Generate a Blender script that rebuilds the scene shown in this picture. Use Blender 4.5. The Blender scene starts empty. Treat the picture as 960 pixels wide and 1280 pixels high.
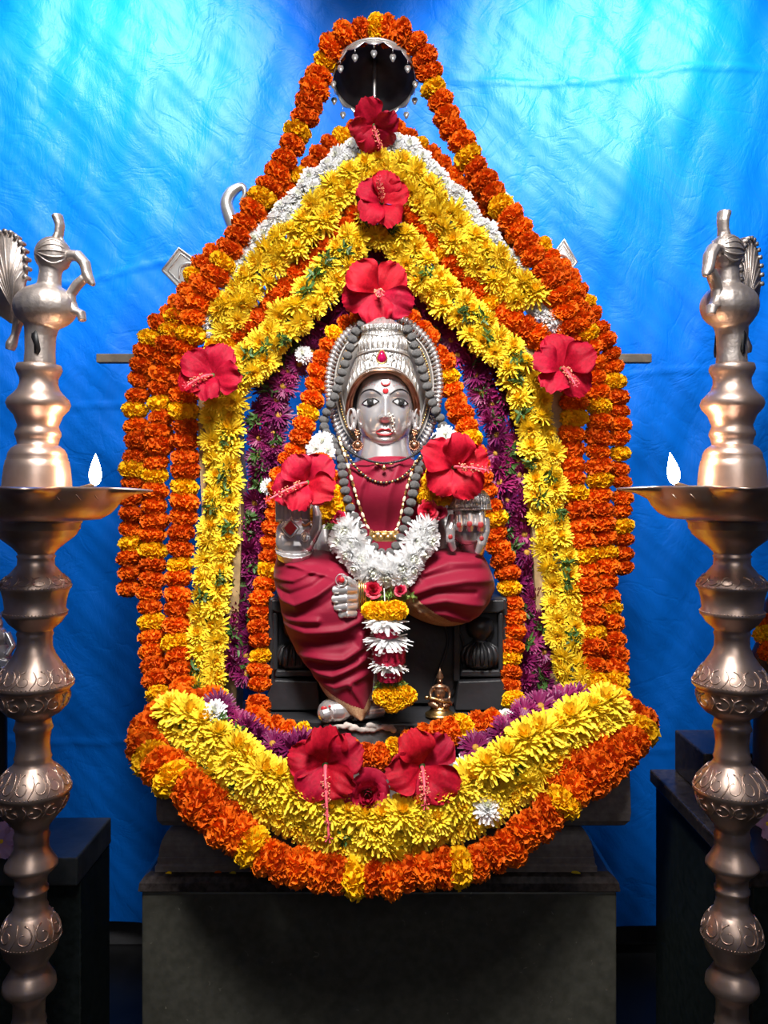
import bpy, bmesh, math, random
from mathutils import Vector, Matrix, Euler, Quaternion
random.seed(11)
PI = math.pi
sc = bpy.context.scene
C = sc.collection

# ------------------------------------------------------------------ camera
F = 1000.0; CX = 480.0; HY = 615.0; H = 1.45
def P(px, py, Y): return Vector(((px-CX)*Y/F, Y, H-(py-HY)*Y/F))
cam_d = bpy.data.cameras.new('camera'); cam = bpy.data.objects.new('camera', cam_d); C.objects.link(cam)
cam.location = (0, 0, H); cam.rotation_euler = (PI/2, 0, 0)
cam_d.sensor_fit = 'VERTICAL'; cam_d.sensor_height = 24; cam_d.lens = 24*F/1280
cam_d.shift_y = -25/1280; cam_d.clip_start = 0.02
sc.camera = cam
# ------------------------------------------------------------------ world, lights, exposure
w = bpy.data.worlds.new('world'); sc.world = w; w.use_nodes = True
w.node_tree.nodes['Background'].inputs[0].default_value = (0.75, 0.8, 0.9, 1)
w.node_tree.nodes['Background'].inputs[1].default_value = 0.15
def area(name, loc, target, size, power, col=(1, 1, 1), sy=None, spread=180):
    d = bpy.data.lights.new(name, 'AREA'); d.energy = power; d.color = col; d.size = size
    if sy: d.shape = 'RECTANGLE'; d.size_y = sy
    d.spread = math.radians(spread)
    o = bpy.data.objects.new(name, d); C.objects.link(o); o.location = loc
    o.rotation_euler = (Vector(target)-Vector(loc)).to_track_quat('-Z', 'Y').to_euler()
    return o
def spot(name, loc, target, power, deg, blend, soft, col=(1, 1, 1)):
    d = bpy.data.lights.new(name, 'SPOT'); d.energy = power; d.color = col; d.spot_size = math.radians(deg); d.spot_blend = blend; d.shadow_soft_size = soft
    o = bpy.data.objects.new(name, d); C.objects.link(o); o.location = loc
    o.rotation_euler = (Vector(target)-Vector(loc)).to_track_quat('-Z', 'Y').to_euler()
spot('backdrop_spot_left', (-0.75, 1.62, 3.3), (-0.85, 2.5, 2.66), 380, 84, 1.0, 0.15, (0.90, 0.97, 1))
spot('backdrop_spot_right', (0.72, 1.62, 3.3), (0.72, 2.5, 2.62), 410, 86, 1.0, 0.15, (0.90, 0.97, 1))
spot('shrine_spot', (-0.15, 0.45, 3.3), (0.0, 1.75, 1.22), 330, 42, 0.8, 0.22, (1, 0.975, 0.94))
spot('arch_fill_spot', (0.1, 0.25, 3.1), (0.0, 2.0, 1.95), 190, 66, 0.8, 0.2, (1, 0.975, 0.94))  # added fill to brighten the upper garlands and the peacocks
area('front_fill', (0.3, -1.1, 2.3), (0, 1.9, 1.2), 1.1, 5.5, (1, 0.97, 0.94))  # added soft fill from the front, also gives the silver a broad highlight
sc.view_settings.view_transform = 'Standard'; sc.view_settings.look = 'None'
sc.view_settings.exposure = 0.45; sc.view_settings.gamma = 1.0; sc.view_settings.use_curve_mapping = False

# ------------------------------------------------------------------ materials
def mat(name, col, rough=0.5, metal=0.0, spec=0.5, var=0.0, noise=None, bump=None, col2=None, sheen=0, emit=None, sub=0, coat=0, transl=0):
    m = bpy.data.materials.new(name); m.use_nodes = True
    nt = m.node_tree; N = nt.nodes; L = nt.links; b = N['Principled BSDF']
    b.inputs['Base Color'].default_value = (*col, 1); b.inputs['Roughness'].default_value = rough
    b.inputs['Metallic'].default_value = metal; b.inputs['Specular IOR Level'].default_value = spec
    if sheen: b.inputs['Sheen Weight'].default_value = sheen; b.inputs['Sheen Roughness'].default_value = 0.4
    if coat: b.inputs['Coat Weight'].default_value = coat; b.inputs['Coat Roughness'].default_value = 0.12
    src = None
    if noise or bump: tc = N.new('ShaderNodeTexCoord')
    if noise:
        t = N.new('ShaderNodeTexNoise'); t.inputs['Scale'].default_value = noise; t.inputs['Detail'].default_value = 6
        L.new(tc.outputs['Object'], t.inputs['Vector'])
        r = N.new('ShaderNodeMapRange'); r.inputs['From Min'].default_value = 0.35; r.inputs['From Max'].default_value = 0.65
        L.new(t.outputs['Fac'], r.inputs['Value'])
        x = N.new('ShaderNodeMix'); x.data_type = 'RGBA'
        x.inputs[6].default_value = (*col, 1); x.inputs[7].default_value = (*(col2 or [c*0.5 for c in col]), 1)
        L.new(r.outputs[0], x.inputs[0]); src = x.outputs[2]
    if var:
        oi = N.new('ShaderNodeObjectInfo'); hs = N.new('ShaderNodeHueSaturation')
        mr = N.new('ShaderNodeMapRange'); mr.inputs['To Min'].default_value = 1-var; mr.inputs['To Max'].default_value = 1+var
        L.new(oi.outputs['Random'], mr.inputs['Value']); L.new(mr.outputs[0], hs.inputs['Value'])
        mr2 = N.new('ShaderNodeMapRange'); mr2.inputs['To Min'].default_value = 0.5-var*0.035; mr2.inputs['To Max'].default_value = 0.5+var*0.035
        L.new(oi.outputs['Random'], mr2.inputs['Value']); L.new(mr2.outputs[0], hs.inputs['Hue'])
        if src: L.new(src, hs.inputs['Color'])
        else: hs.inputs['Color'].default_value = (*col, 1)
        src = hs.outputs[0]
    if src: L.new(src, b.inputs['Base Color'])
    if bump:
        kind, scale, strength = bump
        if kind == 'voronoi':
            t2 = N.new('ShaderNodeTexVoronoi'); t2.inputs['Scale'].default_value = scale; o_ = t2.outputs['Distance']
        elif kind == 'wave':
            t2 = N.new('ShaderNodeTexWave'); t2.inputs['Scale'].default_value = scale; t2.inputs['Distortion'].default_value = 9; t2.inputs['Detail'].default_value = 2
            t2.inputs['Detail Scale'].default_value = 1.2; o_ = t2.outputs['Fac']
        else:
            t2 = N.new('ShaderNodeTexNoise'); t2.inputs['Scale'].default_value = scale; t2.inputs['Detail'].default_value = 5; o_ = t2.outputs['Fac']
        L.new(tc.outputs['Object'], t2.inputs['Vector'])
        bp = N.new('ShaderNodeBump'); bp.inputs['Strength'].default_value = strength; bp.inputs['Distance'].default_value = 0.002
        L.new(o_, bp.inputs['Height']); L.new(bp.outputs[0], b.inputs['Normal'])
    if emit: b.inputs['Emission Color'].default_value = (*emit[0], 1); b.inputs['Emission Strength'].default_value = emit[1]
    if transl:
        tr = N.new('ShaderNodeBsdfTranslucent'); mx = N.new('ShaderNodeMixShader'); mx.inputs[0].default_value = transl
        if src: L.new(src, tr.inputs['Color'])
        else: tr.inputs['Color'].default_value = (*col, 1)
        L.new(b.outputs[0], mx.inputs[1]); L.new(tr.outputs[0], mx.inputs[2]); L.new(mx.outputs[0], N['Material Output'].inputs['Surface'])
    return m
MO = mat('orange_petals', (0.80, 0.145, 0.004), 0.65, var=0.14, transl=0.15, spec=0.2)
MY = mat('golden_petals', (0.92, 0.52, 0.006), 0.65, var=0.07, transl=0.15, spec=0.2)
CY = mat('yellow_petals', (0.93, 0.70, 0.04), 0.55, var=0.05, transl=0.15, spec=0.25)
CYC = mat('deep_yellow_petals', (0.93, 0.58, 0.012), 0.6, transl=0.1)
CW = mat('white_petals', (0.95, 0.95, 0.95), 0.5, var=0.03, transl=0.35)
CWC = mat('cream_petals', (0.90, 0.91, 0.80), 0.5)
CP = mat('purple_petals', (0.20, 0.008, 0.085), 0.5, var=0.4, transl=0.1)
CPC = mat('purple_disc', (0.42, 0.22, 0.02), 0.7)
LF = mat('green_leaf', (0.055, 0.13, 0.025), 0.5, var=0.3, transl=0.2)
LFP = mat('pale_green_leaf', (0.20, 0.30, 0.06), 0.5, var=0.2, transl=0.2)
ST = mat('dark_stem', (0.05, 0.055, 0.02), 0.8)
TH = mat('cotton_thread', (0.6, 0.58, 0.5), 0.8)
HI = mat('hibiscus_petals', (0.50, 0.006, 0.030), 0.5, var=0.10, transl=0.15, noise=14, col2=(0.36, 0.004, 0.02), bump=('wave', 26, 0.3), spec=0.2)
HIC = mat('hibiscus_column', (0.75, 0.09, 0.13), 0.5)
RO = mat('rose_petals', (0.45, 0.006, 0.035), 0.5, var=0.15, transl=0.15)
PK = mat('pink_petals', (0.62, 0.36, 0.52), 0.5, transl=0.2)
SIL = mat('polished_silver', (0.66, 0.635, 0.635), 0.27, 0.72, noise=25, col2=(0.52, 0.48, 0.48), bump=('noise', 40, 0.10))
SILR = mat('embossed_silver', (0.66, 0.65, 0.63), 0.36, 0.75, noise=60, col2=(0.40, 0.38, 0.37), bump=('wave', 60, 0.6))
SILP = mat('plain_silver', (0.66, 0.64, 0.62), 0.34, 0.75, noise=50, col2=(0.56, 0.53, 0.50))
COP = mat('copper_rim', (0.62, 0.33, 0.20), 0.3, 1.0, noise=50)
SKN = mat('copper_shade_metal', (0.55, 0.30, 0.22), 0.35, 0.85, noise=40)
GLD = mat('gold', (0.83, 0.56, 0.22), 0.3, 1.0, noise=90, col2=(0.6, 0.36, 0.12))
BRS = mat('lamp_brass', (0.78, 0.59, 0.49), 0.37, 0.88, noise=16, col2=(0.58, 0.41, 0.33), bump=('noise', 70, 0.12))
BRP = mat('peacock_metal', (0.62, 0.55, 0.51), 0.45, 0.8, noise=26, col2=(0.46, 0.39, 0.35), bump=('noise', 120, 0.5))
BRO = mat('figurine_bronze', (0.42, 0.25, 0.15), 0.35, 0.9, noise=200, col2=(0.2, 0.10, 0.06))
BEAD = mat('seed_bead', (0.30, 0.29, 0.285), 0.8, noise=160, col2=(0.12, 0.115, 0.115), bump=('voronoi', 160, 1.0), spec=0.3)
BLK = mat('black_thread', (0.01, 0.01, 0.012), 0.5)
RED = mat('red_lacquer', (0.42, 0.015, 0.02), 0.35)
NAIL = mat('dull_red_paint', (0.27, 0.018, 0.02), 0.5)
RUBY = mat('ruby', (0.30, 0.002, 0.05), 0.12, spec=0.9, coat=0.6)
EYEW = mat('eye_white', (0.52, 0.52, 0.53), 0.4)
EYEI = mat('eye_iris', (0.018, 0.018, 0.018), 0.6, spec=0.1)
SAR = mat('maroon_sari', (0.20, 0.005, 0.023), 0.6, noise=9, col2=(0.17, 0.004, 0.019), sheen=0.06, bump=('noise', 300, 0.15), spec=0.2)
ZARI = mat('gold_border_cloth', (0.42, 0.20, 0.10), 0.5, 0.3, noise=240, col2=(0.55, 0.36, 0.2), bump=('noise', 400, 0.6))
STN = mat('black_carved_stone', (0.014, 0.014, 0.016), 0.42, noise=14, col2=(0.022, 0.022, 0.025), bump=('noise', 60, 0.5))
GRN = mat('polished_granite', (0.022, 0.017, 0.016), 0.22, noise=90, col2=(0.055, 0.045, 0.042), bump=('noise', 90, 0.1))
GRM = mat('moulded_granite', (0.13, 0.105, 0.098), 0.5, noise=70, col2=(0.18, 0.15, 0.14), bump=('noise', 120, 0.4))
BLKGR = mat('dark_polished_stone', (0.012, 0.017, 0.016), 0.16, noise=60, col2=(0.022, 0.028, 0.028))
GREY = mat('rough_grey_stone', (0.09, 0.09, 0.09), 0.8, noise=40, col2=(0.035, 0.035, 0.035), bump=('noise', 60, 1.0))
PLAS = mat('chalky_plaster', (0.55, 0.47, 0.42), 0.9, noise=50, col2=(0.25, 0.22, 0.2), bump=('noise', 80, 1.0))
WOOD = mat('weathered_wood', (0.17, 0.13, 0.09), 0.7, noise=30, col2=(0.09, 0.07, 0.05), bump=('noise', 60, 0.6))
TAN = mat('tan_wood', (0.42, 0.28, 0.13), 0.6, noise=30)
UMB = mat('dark_canopy_lining', (0.05, 0.045, 0.05), 0.5, 0.3, noise=30)
FLAME = mat('oil_flame', (1, 0.75, 0.5), 0.5, emit=((1, 0.80, 0.55), 26))
FLRM = mat('floor_stone', (0.008, 0.008, 0.009), 0.35, noise=12)
SKIRT = mat('skirting_paint', (0.06, 0.06, 0.065), 0.6, noise=12)
WALL = mat('wall_paint', (0.30, 0.29, 0.28), 0.8, noise=5, col2=(0.26, 0.25, 0.24))

# block stone with pale specks
def block_stone():
    m = mat('slab_stone', (0.044, 0.043, 0.034), 0.42, noise=55, col2=(0.064, 0.062, 0.050), bump=('noise', 90, 0.15))
    N = m.node_tree.nodes; L = m.node_tree.links; b = N['Principled BSDF']
    src = b.inputs['Base Color'].links[0].from_socket
    tc = N.new('ShaderNodeTexCoord'); v = N.new('ShaderNodeTexNoise'); v.inputs['Scale'].default_value = 65; v.inputs['Detail'].default_value = 3; v.inputs['Distortion'].default_value = 1.5
    L.new(tc.outputs['Object'], v.inputs['Vector'])
    r = N.new('ShaderNodeMapRange'); r.inputs['From Min'].default_value = 0.70; r.inputs['From Max'].default_value = 0.78
    L.new(v.outputs['Fac'], r.inputs['Value'])
    x = N.new('ShaderNodeMix'); x.data_type = 'RGBA'; x.inputs[7].default_value = (0.16, 0.15, 0.12, 1)
    L.new(src, x.inputs[6]); L.new(r.outputs[0], x.inputs[0]); L.new(x.outputs[2], b.inputs['Base Color'])
    return m
SLAB = block_stone()
def cloth_mat():
    m = mat('blue_satin', (0.0, 0.078, 0.36), 0.5, spec=0.10)
    N = m.node_tree.nodes; L = m.node_tree.links; b = N['Principled BSDF']
    tc = N.new('ShaderNodeTexCoord'); mp = N.new('ShaderNodeMapping'); mp.inputs['Scale'].default_value = (1, 1, 0.5)
    L.new(tc.outputs['Object'], mp.inputs['Vector'])
    t = N.new('ShaderNodeTexNoise'); t.inputs['Scale'].default_value = 6; t.inputs['Detail'].default_value = 7; t.inputs['Roughness'].default_value = 0.62; t.inputs['Distortion'].default_value = 0.9
    L.new(mp.outputs[0], t.inputs['Vector'])
    # fine creases: ridges where a second noise crosses its middle value
    t2 = N.new('ShaderNodeTexNoise'); t2.inputs['Scale'].default_value = 5; t2.inputs['Detail'].default_value = 5; t2.inputs['Distortion'].default_value = 1.5
    L.new(tc.outputs['Object'], t2.inputs['Vector'])
    s1 = N.new('ShaderNodeMath'); s1.operation = 'SUBTRACT'; s1.inputs[1].default_value = 0.5; L.new(t2.outputs['Fac'], s1.inputs[0])
    s2 = N.new('ShaderNodeMath'); s2.operation = 'ABSOLUTE'; L.new(s1.outputs[0], s2.inputs[0])
    s3 = N.new('ShaderNodeMath'); s3.operation = 'MINIMUM'; s3.inputs[1].default_value = 0.05; L.new(s2.outputs[0], s3.inputs[0])
    ad = N.new('ShaderNodeMath'); ad.operation = 'MULTIPLY_ADD'; ad.inputs[1].default_value = 1.6
    L.new(s3.outputs[0], ad.inputs[0]); L.new(t.outputs['Fac'], ad.inputs[2])
    bp = N.new('ShaderNodeBump'); bp.inputs['Strength'].default_value = 0.6; bp.inputs['Distance'].default_value = 0.012
    L.new(ad.outputs[0], bp.inputs['Height']); L.new(bp.outputs[0], b.inputs['Normal'])
    return m
SATIN = cloth_mat()

# ------------------------------------------------------------------ mesh helpers
WO = {}      # world origins
def vnoise(x, y, s=0):
    return math.sin(x*1.7+s)*math.cos(y*2.3-s*1.3)+0.5*math.sin(x*4.1-y*3.3+s*2.1)+0.25*math.sin(x*9.3+y*7.7+s)
def frame(t):
    t = t.normalized(); a = Vector((0, 0, 1)) if abs(t.z) < 0.9 else Vector((1, 0, 0))
    u = t.cross(a).normalized(); return u, u.cross(t).normalized()
class M:
    def __init__(s): s.v = []; s.f = []; s.m = []
    def add(s, vs, fs, mi=0):
        n = len(s.v); s.v += [tuple(p) for p in vs]; s.f += [tuple(i+n for i in f) for f in fs]; s.m += [mi]*len(fs)
        return s
    def grid(s, rows, mi=0, closed=False, mf=None):
        n = len(s.v); k = len(rows[0]); s.v += [tuple(p) for r in rows for p in r]
        for i in range(len(rows)-1):
            for j in range(k if closed else k-1):
                j2 = (j+1) % k
                s.f.append((n+i*k+j, n+i*k+j2, n+(i+1)*k+j2, n+(i+1)*k+j)); s.m.append(mf(i, j) if mf else mi)
        return s
    def cap(s, ring, mi=0):
        n = len(s.v); s.v += [tuple(p) for p in ring]; s.f.append(tuple(range(n, n+len(ring)))); s.m.append(mi); return s
    def tube(s, pts, rad, seg=10, mi=0, flat=1.0, caps=True, up=None):
        pts = [Vector(p) for p in pts]
        if not hasattr(rad, '__len__'): rad = [rad]*len(pts)
        rows = []
        for i, p in enumerate(pts):
            t = pts[min(i+1, len(pts)-1)]-pts[max(i-1, 0)]
            if up is not None: u = t.cross(Vector(up)).normalized(); w_ = Vector(up)
            else:
                if i == 0: u, w_ = frame(t)
                else:
                    tn = t.normalized(); u = (u-tn*u.dot(tn)).normalized(); w_ = u.cross(tn).normalized()
            rows.append([p+u*math.cos(a)*rad[i]+w_*math.sin(a)*rad[i]*flat for a in [2*PI*k/seg for k in range(seg)]])
        s.grid(rows, mi, True)
        if caps: s.cap(rows[0], mi); s.cap(rows[-1][::-1], mi)
        return s
    def ball(s, c, r, seg=12, mi=0, rings=8, rot=None):
        c = Vector(c); r = Vector(r) if hasattr(r, '__len__') else Vector((r, r, r)); rows = []
        for i in range(rings+1):
            a = PI*i/rings; row = []
            for k in range(seg):
                b = 2*PI*k/seg; q = Vector((r.x*math.sin(a)*math.cos(b), r.y*math.sin(a)*math.sin(b), r.z*math.cos(a)))
                if rot is not None: q = rot @ q
                row.append(c+q)
            rows.append(row)
        return s.grid(rows, mi, True)
    def box(s, a, b, mi=0, bev=0):
        x0, y0, z0 = a; x1, y1, z1 = b
        return s.add([(x, y, z) for x in (x0, x1) for y in (y0, y1) for z in (z0, z1)],
                     [(0, 1, 3, 2), (4, 6, 7, 5), (0, 4, 5, 1), (2, 3, 7, 6), (0, 2, 6, 4), (1, 5, 7, 3)], mi)
    def lathe(s, prof, c=(0, 0, 0), seg=40, mi=0):
        return s.grid([[(c[0]+r*math.cos(2*PI*k/seg), c[1]+r*math.sin(2*PI*k/seg), c[2]+z) for k in range(seg)] for r, z in prof], mi, True)
    def prism(s, outline, back, mi=0):      # outline: world points, back: offset vector
        n = len(outline); b = Vector(back); o = [Vector(p) for p in outline]
        s.add(o+[p+b for p in o], [tuple(range(n)), tuple(range(2*n-1, n-1, -1))]+[(i, i+n, (i+1) % n+n, (i+1) % n) for i in range(n)], mi)
        return s
    def mesh(s, name, mats, smooth=True, off=(0, 0, 0)):
        me = bpy.data.meshes.new(name); o = Vector(off)
        me.from_pydata([(p[0]-o.x, p[1]-o.y, p[2]-o.z) for p in s.v], [], s.f)
        for m_ in (mats if isinstance(mats, (list, tuple)) else [mats]): me.materials.append(m_)
        me.polygons.foreach_set('material_index', s.m); me.polygons.foreach_set('use_smooth', [smooth]*len(s.f)); me.update()
        return me
def finish(me, name, parent, loc, label=None, bevel=0, fix=True):
    if fix:
        b = bmesh.new(); b.from_mesh(me); bmesh.ops.remove_doubles(b, verts=b.verts, dist=1e-6)
        bmesh.ops.recalc_face_normals(b, faces=b.faces); b.to_mesh(me); b.free()
    o = bpy.data.objects.new(name, me); C.objects.link(o); WO[o.name] = Vector(loc)
    if parent: o.parent = parent; o.location = Vector(loc)-WO[parent.name]
    else: o.location = loc
    if label: o['label'] = label
    if bevel:
        md = o.modifiers.new('bevel', 'BEVEL'); md.width = bevel; md.segments = 2; md.limit_method = 'ANGLE'
    return o
def obj(name, mb, mats, parent=None, smooth=True, label=None, bevel=0, origin=None):
    if origin is None:
        n = len(mb.v); lo = [min(p[i] for p in mb.v) for i in range(3)]; hi = [max(p[i] for p in mb.v) for i in range(3)]
        origin = Vector([(lo[i]+hi[i])/2 for i in range(3)])
        if not parent: origin.z = lo[2]
    return finish(mb.mesh(name, mats, smooth, origin), name, parent, origin, label, bevel)
def thing(name, label, cat, loc, group=None):
    o = bpy.data.objects.new(name, None); C.objects.link(o); o.location = loc; o.empty_display_size = 0.02
    WO[o.name] = Vector(loc); o['label'] = label; o['category'] = cat
    if group: o['group'] = group
    return o
def tag(o, label, cat, group=None):
    o['label'] = label; o['category'] = cat
    if group: o['group'] = group
    return o
def struct(name, mb, m, smooth=False, bevel=0):
    o = obj(name, mb, m, None, smooth, None, bevel); o['kind'] = 'structure'; return o
def blob(name, mb, mats, parent, voxel=0.002, it=4, label=None):
    o = obj(name, mb, mats, parent, True, label)
    r = o.modifiers.new('remesh', 'REMESH'); r.mode = 'VOXEL'; r.voxel_size = voxel; r.use_smooth_shade = True
    s_ = o.modifiers.new('smooth', 'SMOOTH'); s_.iterations = it; s_.factor = 0.5
    return o
def interp(tab, x):
    if x <= tab[0][0]: return tab[0][1]
    for (a, b), (c, d) in zip(tab, tab[1:]):
        if x <= c:
            t = (x-a)/(c-a); return b+(d-b)*t
    return tab[-1][1]
def sinterp(tab, x):   # smooth
    n = len(tab)
    if x <= tab[0][0]: return tab[0][1]
    if x >= tab[-1][0]: return tab[-1][1]
    for i in range(n-1):
        if x <= tab[i+1][0]:
            x0, y0 = tab[i]; x1, y1 = tab[i+1]; h = x1-x0; t = (x-x0)/h
            m0 = (y1-tab[i-1][1])/(x1-tab[i-1][0]) if i > 0 else (y1-y0)/h
            m1 = (tab[i+2][1]-y0)/(tab[i+2][0]-x0) if i < n-2 else (y1-y0)/h
            return (2*t**3-3*t*t+1)*y0+(t**3-2*t*t+t)*h*m0+(-2*t**3+3*t*t)*y1+(t**3-t*t)*h*m1
def spline(pts, step=8):
    out = []; n = len(pts)
    for i in range(n-1):
        p0 = Vector(pts[max(i-1, 0)]); p1 = Vector(pts[i]); p2 = Vector(pts[i+1]); p3 = Vector(pts[min(i+2, n-1)])
        for k in range(step):
            t = k/step
            out.append(0.5*((2*p1)+(p2-p0)*t+(2*p0-5*p1+4*p2-p3)*t*t+(3*p1-p0-3*p2+p3)*t**3))
    out.append(Vector(pts[-1])); return out
def resample(pts, step):
    out = [pts[0].copy()]; tan = []; acc = 0.0
    for a, b in zip(pts, pts[1:]):
        d = (b-a).length
        while acc+d >= step and d > 1e-9:
            a = a.lerp(b, (step-acc)/d); out.append(a.copy()); d = (b-a).length; acc = 0
        acc += d
    tan = [(out[min(i+1, len(out)-1)]-out[max(i-1, 0)]).normalized() if len(out) > 1 else Vector((0, 0, 1)) for i in range(len(out))]
    return out, tan

# ------------------------------------------------------------------ the setting
XL, XR, YB, YF, ZC = -1.9, 1.9, 2.62, -1.6, 3.45
struct('floor', M().box((XL, YF, -0.05), (XR, YB, 0)), FLRM)
struct('ceiling', M().box((XL, YF, ZC), (XR, YB, ZC+0.05)), WALL)
struct('wall_back', M().box((XL, YB, 0), (XR, YB+0.05, ZC)), WALL)
struct('wall_left', M().box((XL-0.05, YF, 0), (XL, YB, ZC)), WALL)
struct('wall_right', M().box((XR, YF, 0), (XR+0.05, YB, ZC)), WALL)
struct('wall_front', M().box((XL, YF-0.05, 0), (XR, YF, ZC)), WALL)
struct('baseboard_back', M().box((XL, 2.56, 0), (XR, YB, 0.10)), SKIRT, bevel=0.004)
# backdrop cloth, folds as geometry, seams as raised creases
def seam(x, z):
    px = CX+x/2.5*F; py = HY+(H-z)/2.5*F; d = 0
    for (x0, x1, y0, sl, bow, a) in ((-300, 250, 352, -0.09, 8, 1), (560, 1300, 103, -0.035, 4, 1), (-300, 420, 924, 0.01, 5, 0.7), (430, 1300, 940, 0.0, 6, 0.7), (60, 330, 505, 0.0, 3, 0.6), (700, 1300, 470, -0.02, 4, 0.6)):
        if x0 < px < x1:
            yl = y0+sl*(px-x0-300 if x0 < 0 else px-x0)+bow*math.sin(px*0.02)
            d += a*0.006*math.exp(-((py-yl)/2.6)**2)
    return d
rows = []
NX, NZ = 260, 300
for i in range(NZ+1):
    z = 0.10+(3.30-0.10)*i/NZ; row = []
    for j in range(NX+1):
        x = -1.75+3.5*j/NX
        y = 2.50+0.012*math.sin(x*5+0.6*math.sin(z*1.3))+0.004*math.sin(x*17+1.1*math.sin(z*2+x))+0.0018*math.sin(x*37+2*math.sin(z*3))*min(1, max(0, (z-0.8)))
        y += 0.008*vnoise(x*3.5, z*2.6, 1)+0.004*vnoise(x*11+z*3, z*8-x*2, 3)
        row.append((x, y-seam(x, z), z))
    rows.append(row)
bd = obj('backdrop_cloth', M().grid(rows), SATIN); tag(bd, 'crumpled bright blue satin cloth hung behind the shrine', 'cloth')

# ------------------------------------------------------------------ flower meshes
GA = PI*(3-5**0.5)
def petal_strip(mb, base, d, up, L, W, curl, rows=4, mi=0, cup=0.25, tipw=0.5, wob=0.0):
    """strap petal from base along d, bending towards up by curl; cross-section is a shallow trough"""
    d = d.normalized(); side = d.cross(up).normalized(); nrm = side.cross(d).normalized(); n = len(mb.v)
    for i in range(rows+1):
        t = i/rows; a = curl*t
        c = base+d*(L*t*math.cos(a*0.5))+nrm*(L*t*math.sin(a*0.5))
        wd = W*(0.35+0.65*math.sin(PI*min(1, t*0.9+0.12))) if i < rows else W*tipw
        wd *= 0.5; wz = wob*W*random.uniform(-1, 1)
        mb.v += [tuple(c-side*wd+nrm*(cup*wd+wz)), tuple(c-nrm*wz), tuple(c+side*wd+nrm*(cup*wd))]
    for i in range(rows):
        for j in range(2):
            k = n+i*3+j; mb.f.append((k, k+1, k+4, k+3)); mb.m.append(mi)
def marigold(seed, r=1.0, sq=0.72):
    random.seed(seed); mb = M(); N = 200
    mb.ball((0, 0, 0), (r*0.76, r*0.76, r*0.76*sq), 14, 0, 8)
    for i in range(N):
        z = 1-2*(i+0.5)/N; q = math.sqrt(1-z*z); a = GA*i
        n = Vector((q*math.cos(a), q*math.sin(a), z)); base = Vector((n.x*0.62*r, n.y*0.62*r, n.z*0.62*r*sq))
        d = (Vector((n.x, n.y, n.z/sq)).normalized()+Vector([random.uniform(-.45, .45) for _ in range(3)])).normalized()
        up = Vector([random.uniform(-1, 1) for _ in range(3)])
        L = r*random.uniform(0.30, 0.42)
        side = d.cross(up).normalized(); nr = side.cross(d); k0 = len(mb.v); W = r*0.21
        for t, wv in ((0, 0.5), (0.6, 1.0), (1.0, 1.15)):
            for s_ in (-1, -0.33, 0.33, 1):
                wave = random.uniform(-0.5, 0.5)*W*t
                mb.v.append(tuple(base+d*L*(t+(random.uniform(-.12, .12) if t == 1 else 0))+side*W*wv*s_+nr*(wave+W*0.5*(s_*s_)*t)))
        for ii in range(2):
            for j in range(3):
                k = k0+ii*4+j; mb.f.append((k, k+1, k+5, k+4)); mb.m.append(0)
    return mb
def chrys(seed, r=1.0, N=100, W=0.17, dome=0.9, white=False):
    random.seed(seed); mb = M()
    mb.ball((0, 0, -0.12*r), (0.34*r, 0.34*r, 0.30*r), 10, 0, 6)
    for i in range(N):
        u = (i+0.5)/N; ph = math.radians(8+100*u**0.75); a = GA*i+random.uniform(-.12, .12)
        n = Vector((math.sin(ph)*math.cos(a), math.sin(ph)*math.sin(a), math.cos(ph)*dome))
        L = r*(0.42+0.46*u)*random.uniform(0.86, 1.1); base = n*r*0.16+Vector((0, 0, -0.05*r))
        jit = Vector([random.uniform(-.14, .14) for _ in range(3)])
        petal_strip(mb, base, n+jit, Vector((0, 0, 1)) if ph > 0.3 else Vector((math.cos(a+2), math.sin(a+2), 0.3)), L*1.08, W*r*random.uniform(.85, 1.15), random.uniform(0.0, 0.55) if u < 0.8 else random.uniform(-0.4, 0.2), 4, 1 if u < 0.14 else 0, 0.45)
    # green calyx
    mb.ball((0, 0, -0.38*r), (0.16*r, 0.16*r, 0.12*r), 8, 2, 4)
    return mb
def aster(seed, r=1.0, disc=True):
    random.seed(seed); mb = M()
    mb.ball((0, 0, -0.1*r), (0.3*r, 0.3*r, 0.2*r), 10, 0, 6)
    N = 84
    for i in range(N):
        u = (i+0.5)/N; ph = math.radians((48 if disc else 12)+(50 if disc else 88)*u**0.9); a = GA*i+random.uniform(-.1, .1)
        n = Vector((math.sin(ph)*math.cos(a), math.sin(ph)*math.sin(a), math.cos(ph)))
        L = r*(0.62+0.36*u)*random.uniform(0.85, 1.08)
        petal_strip(mb, n*r*0.14, n+Vector([random.uniform(-.12, .12) for _ in range(3)]), Vector((0, 0, 1)), L, 0.15*r, random.uniform(-0.2, 0.3), 3, 0, 0.4)
    if disc:
        mb.ball((0, 0, 0.08*r), (0.21*r, 0.21*r, 0.15*r), 12, 1, 6)
        for i in range(36):
            q = 0.2*r*math.sqrt(i/36); a = GA*i; mb.ball((q*math.cos(a), q*math.sin(a), 0.21*r-0.06*r*(i/36)), 0.025*r, 5, 1, 3)
    mb.ball((0, 0, -0.3*r), (0.18*r, 0.18*r, 0.12*r), 8, 2, 4)
    return mb
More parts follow.
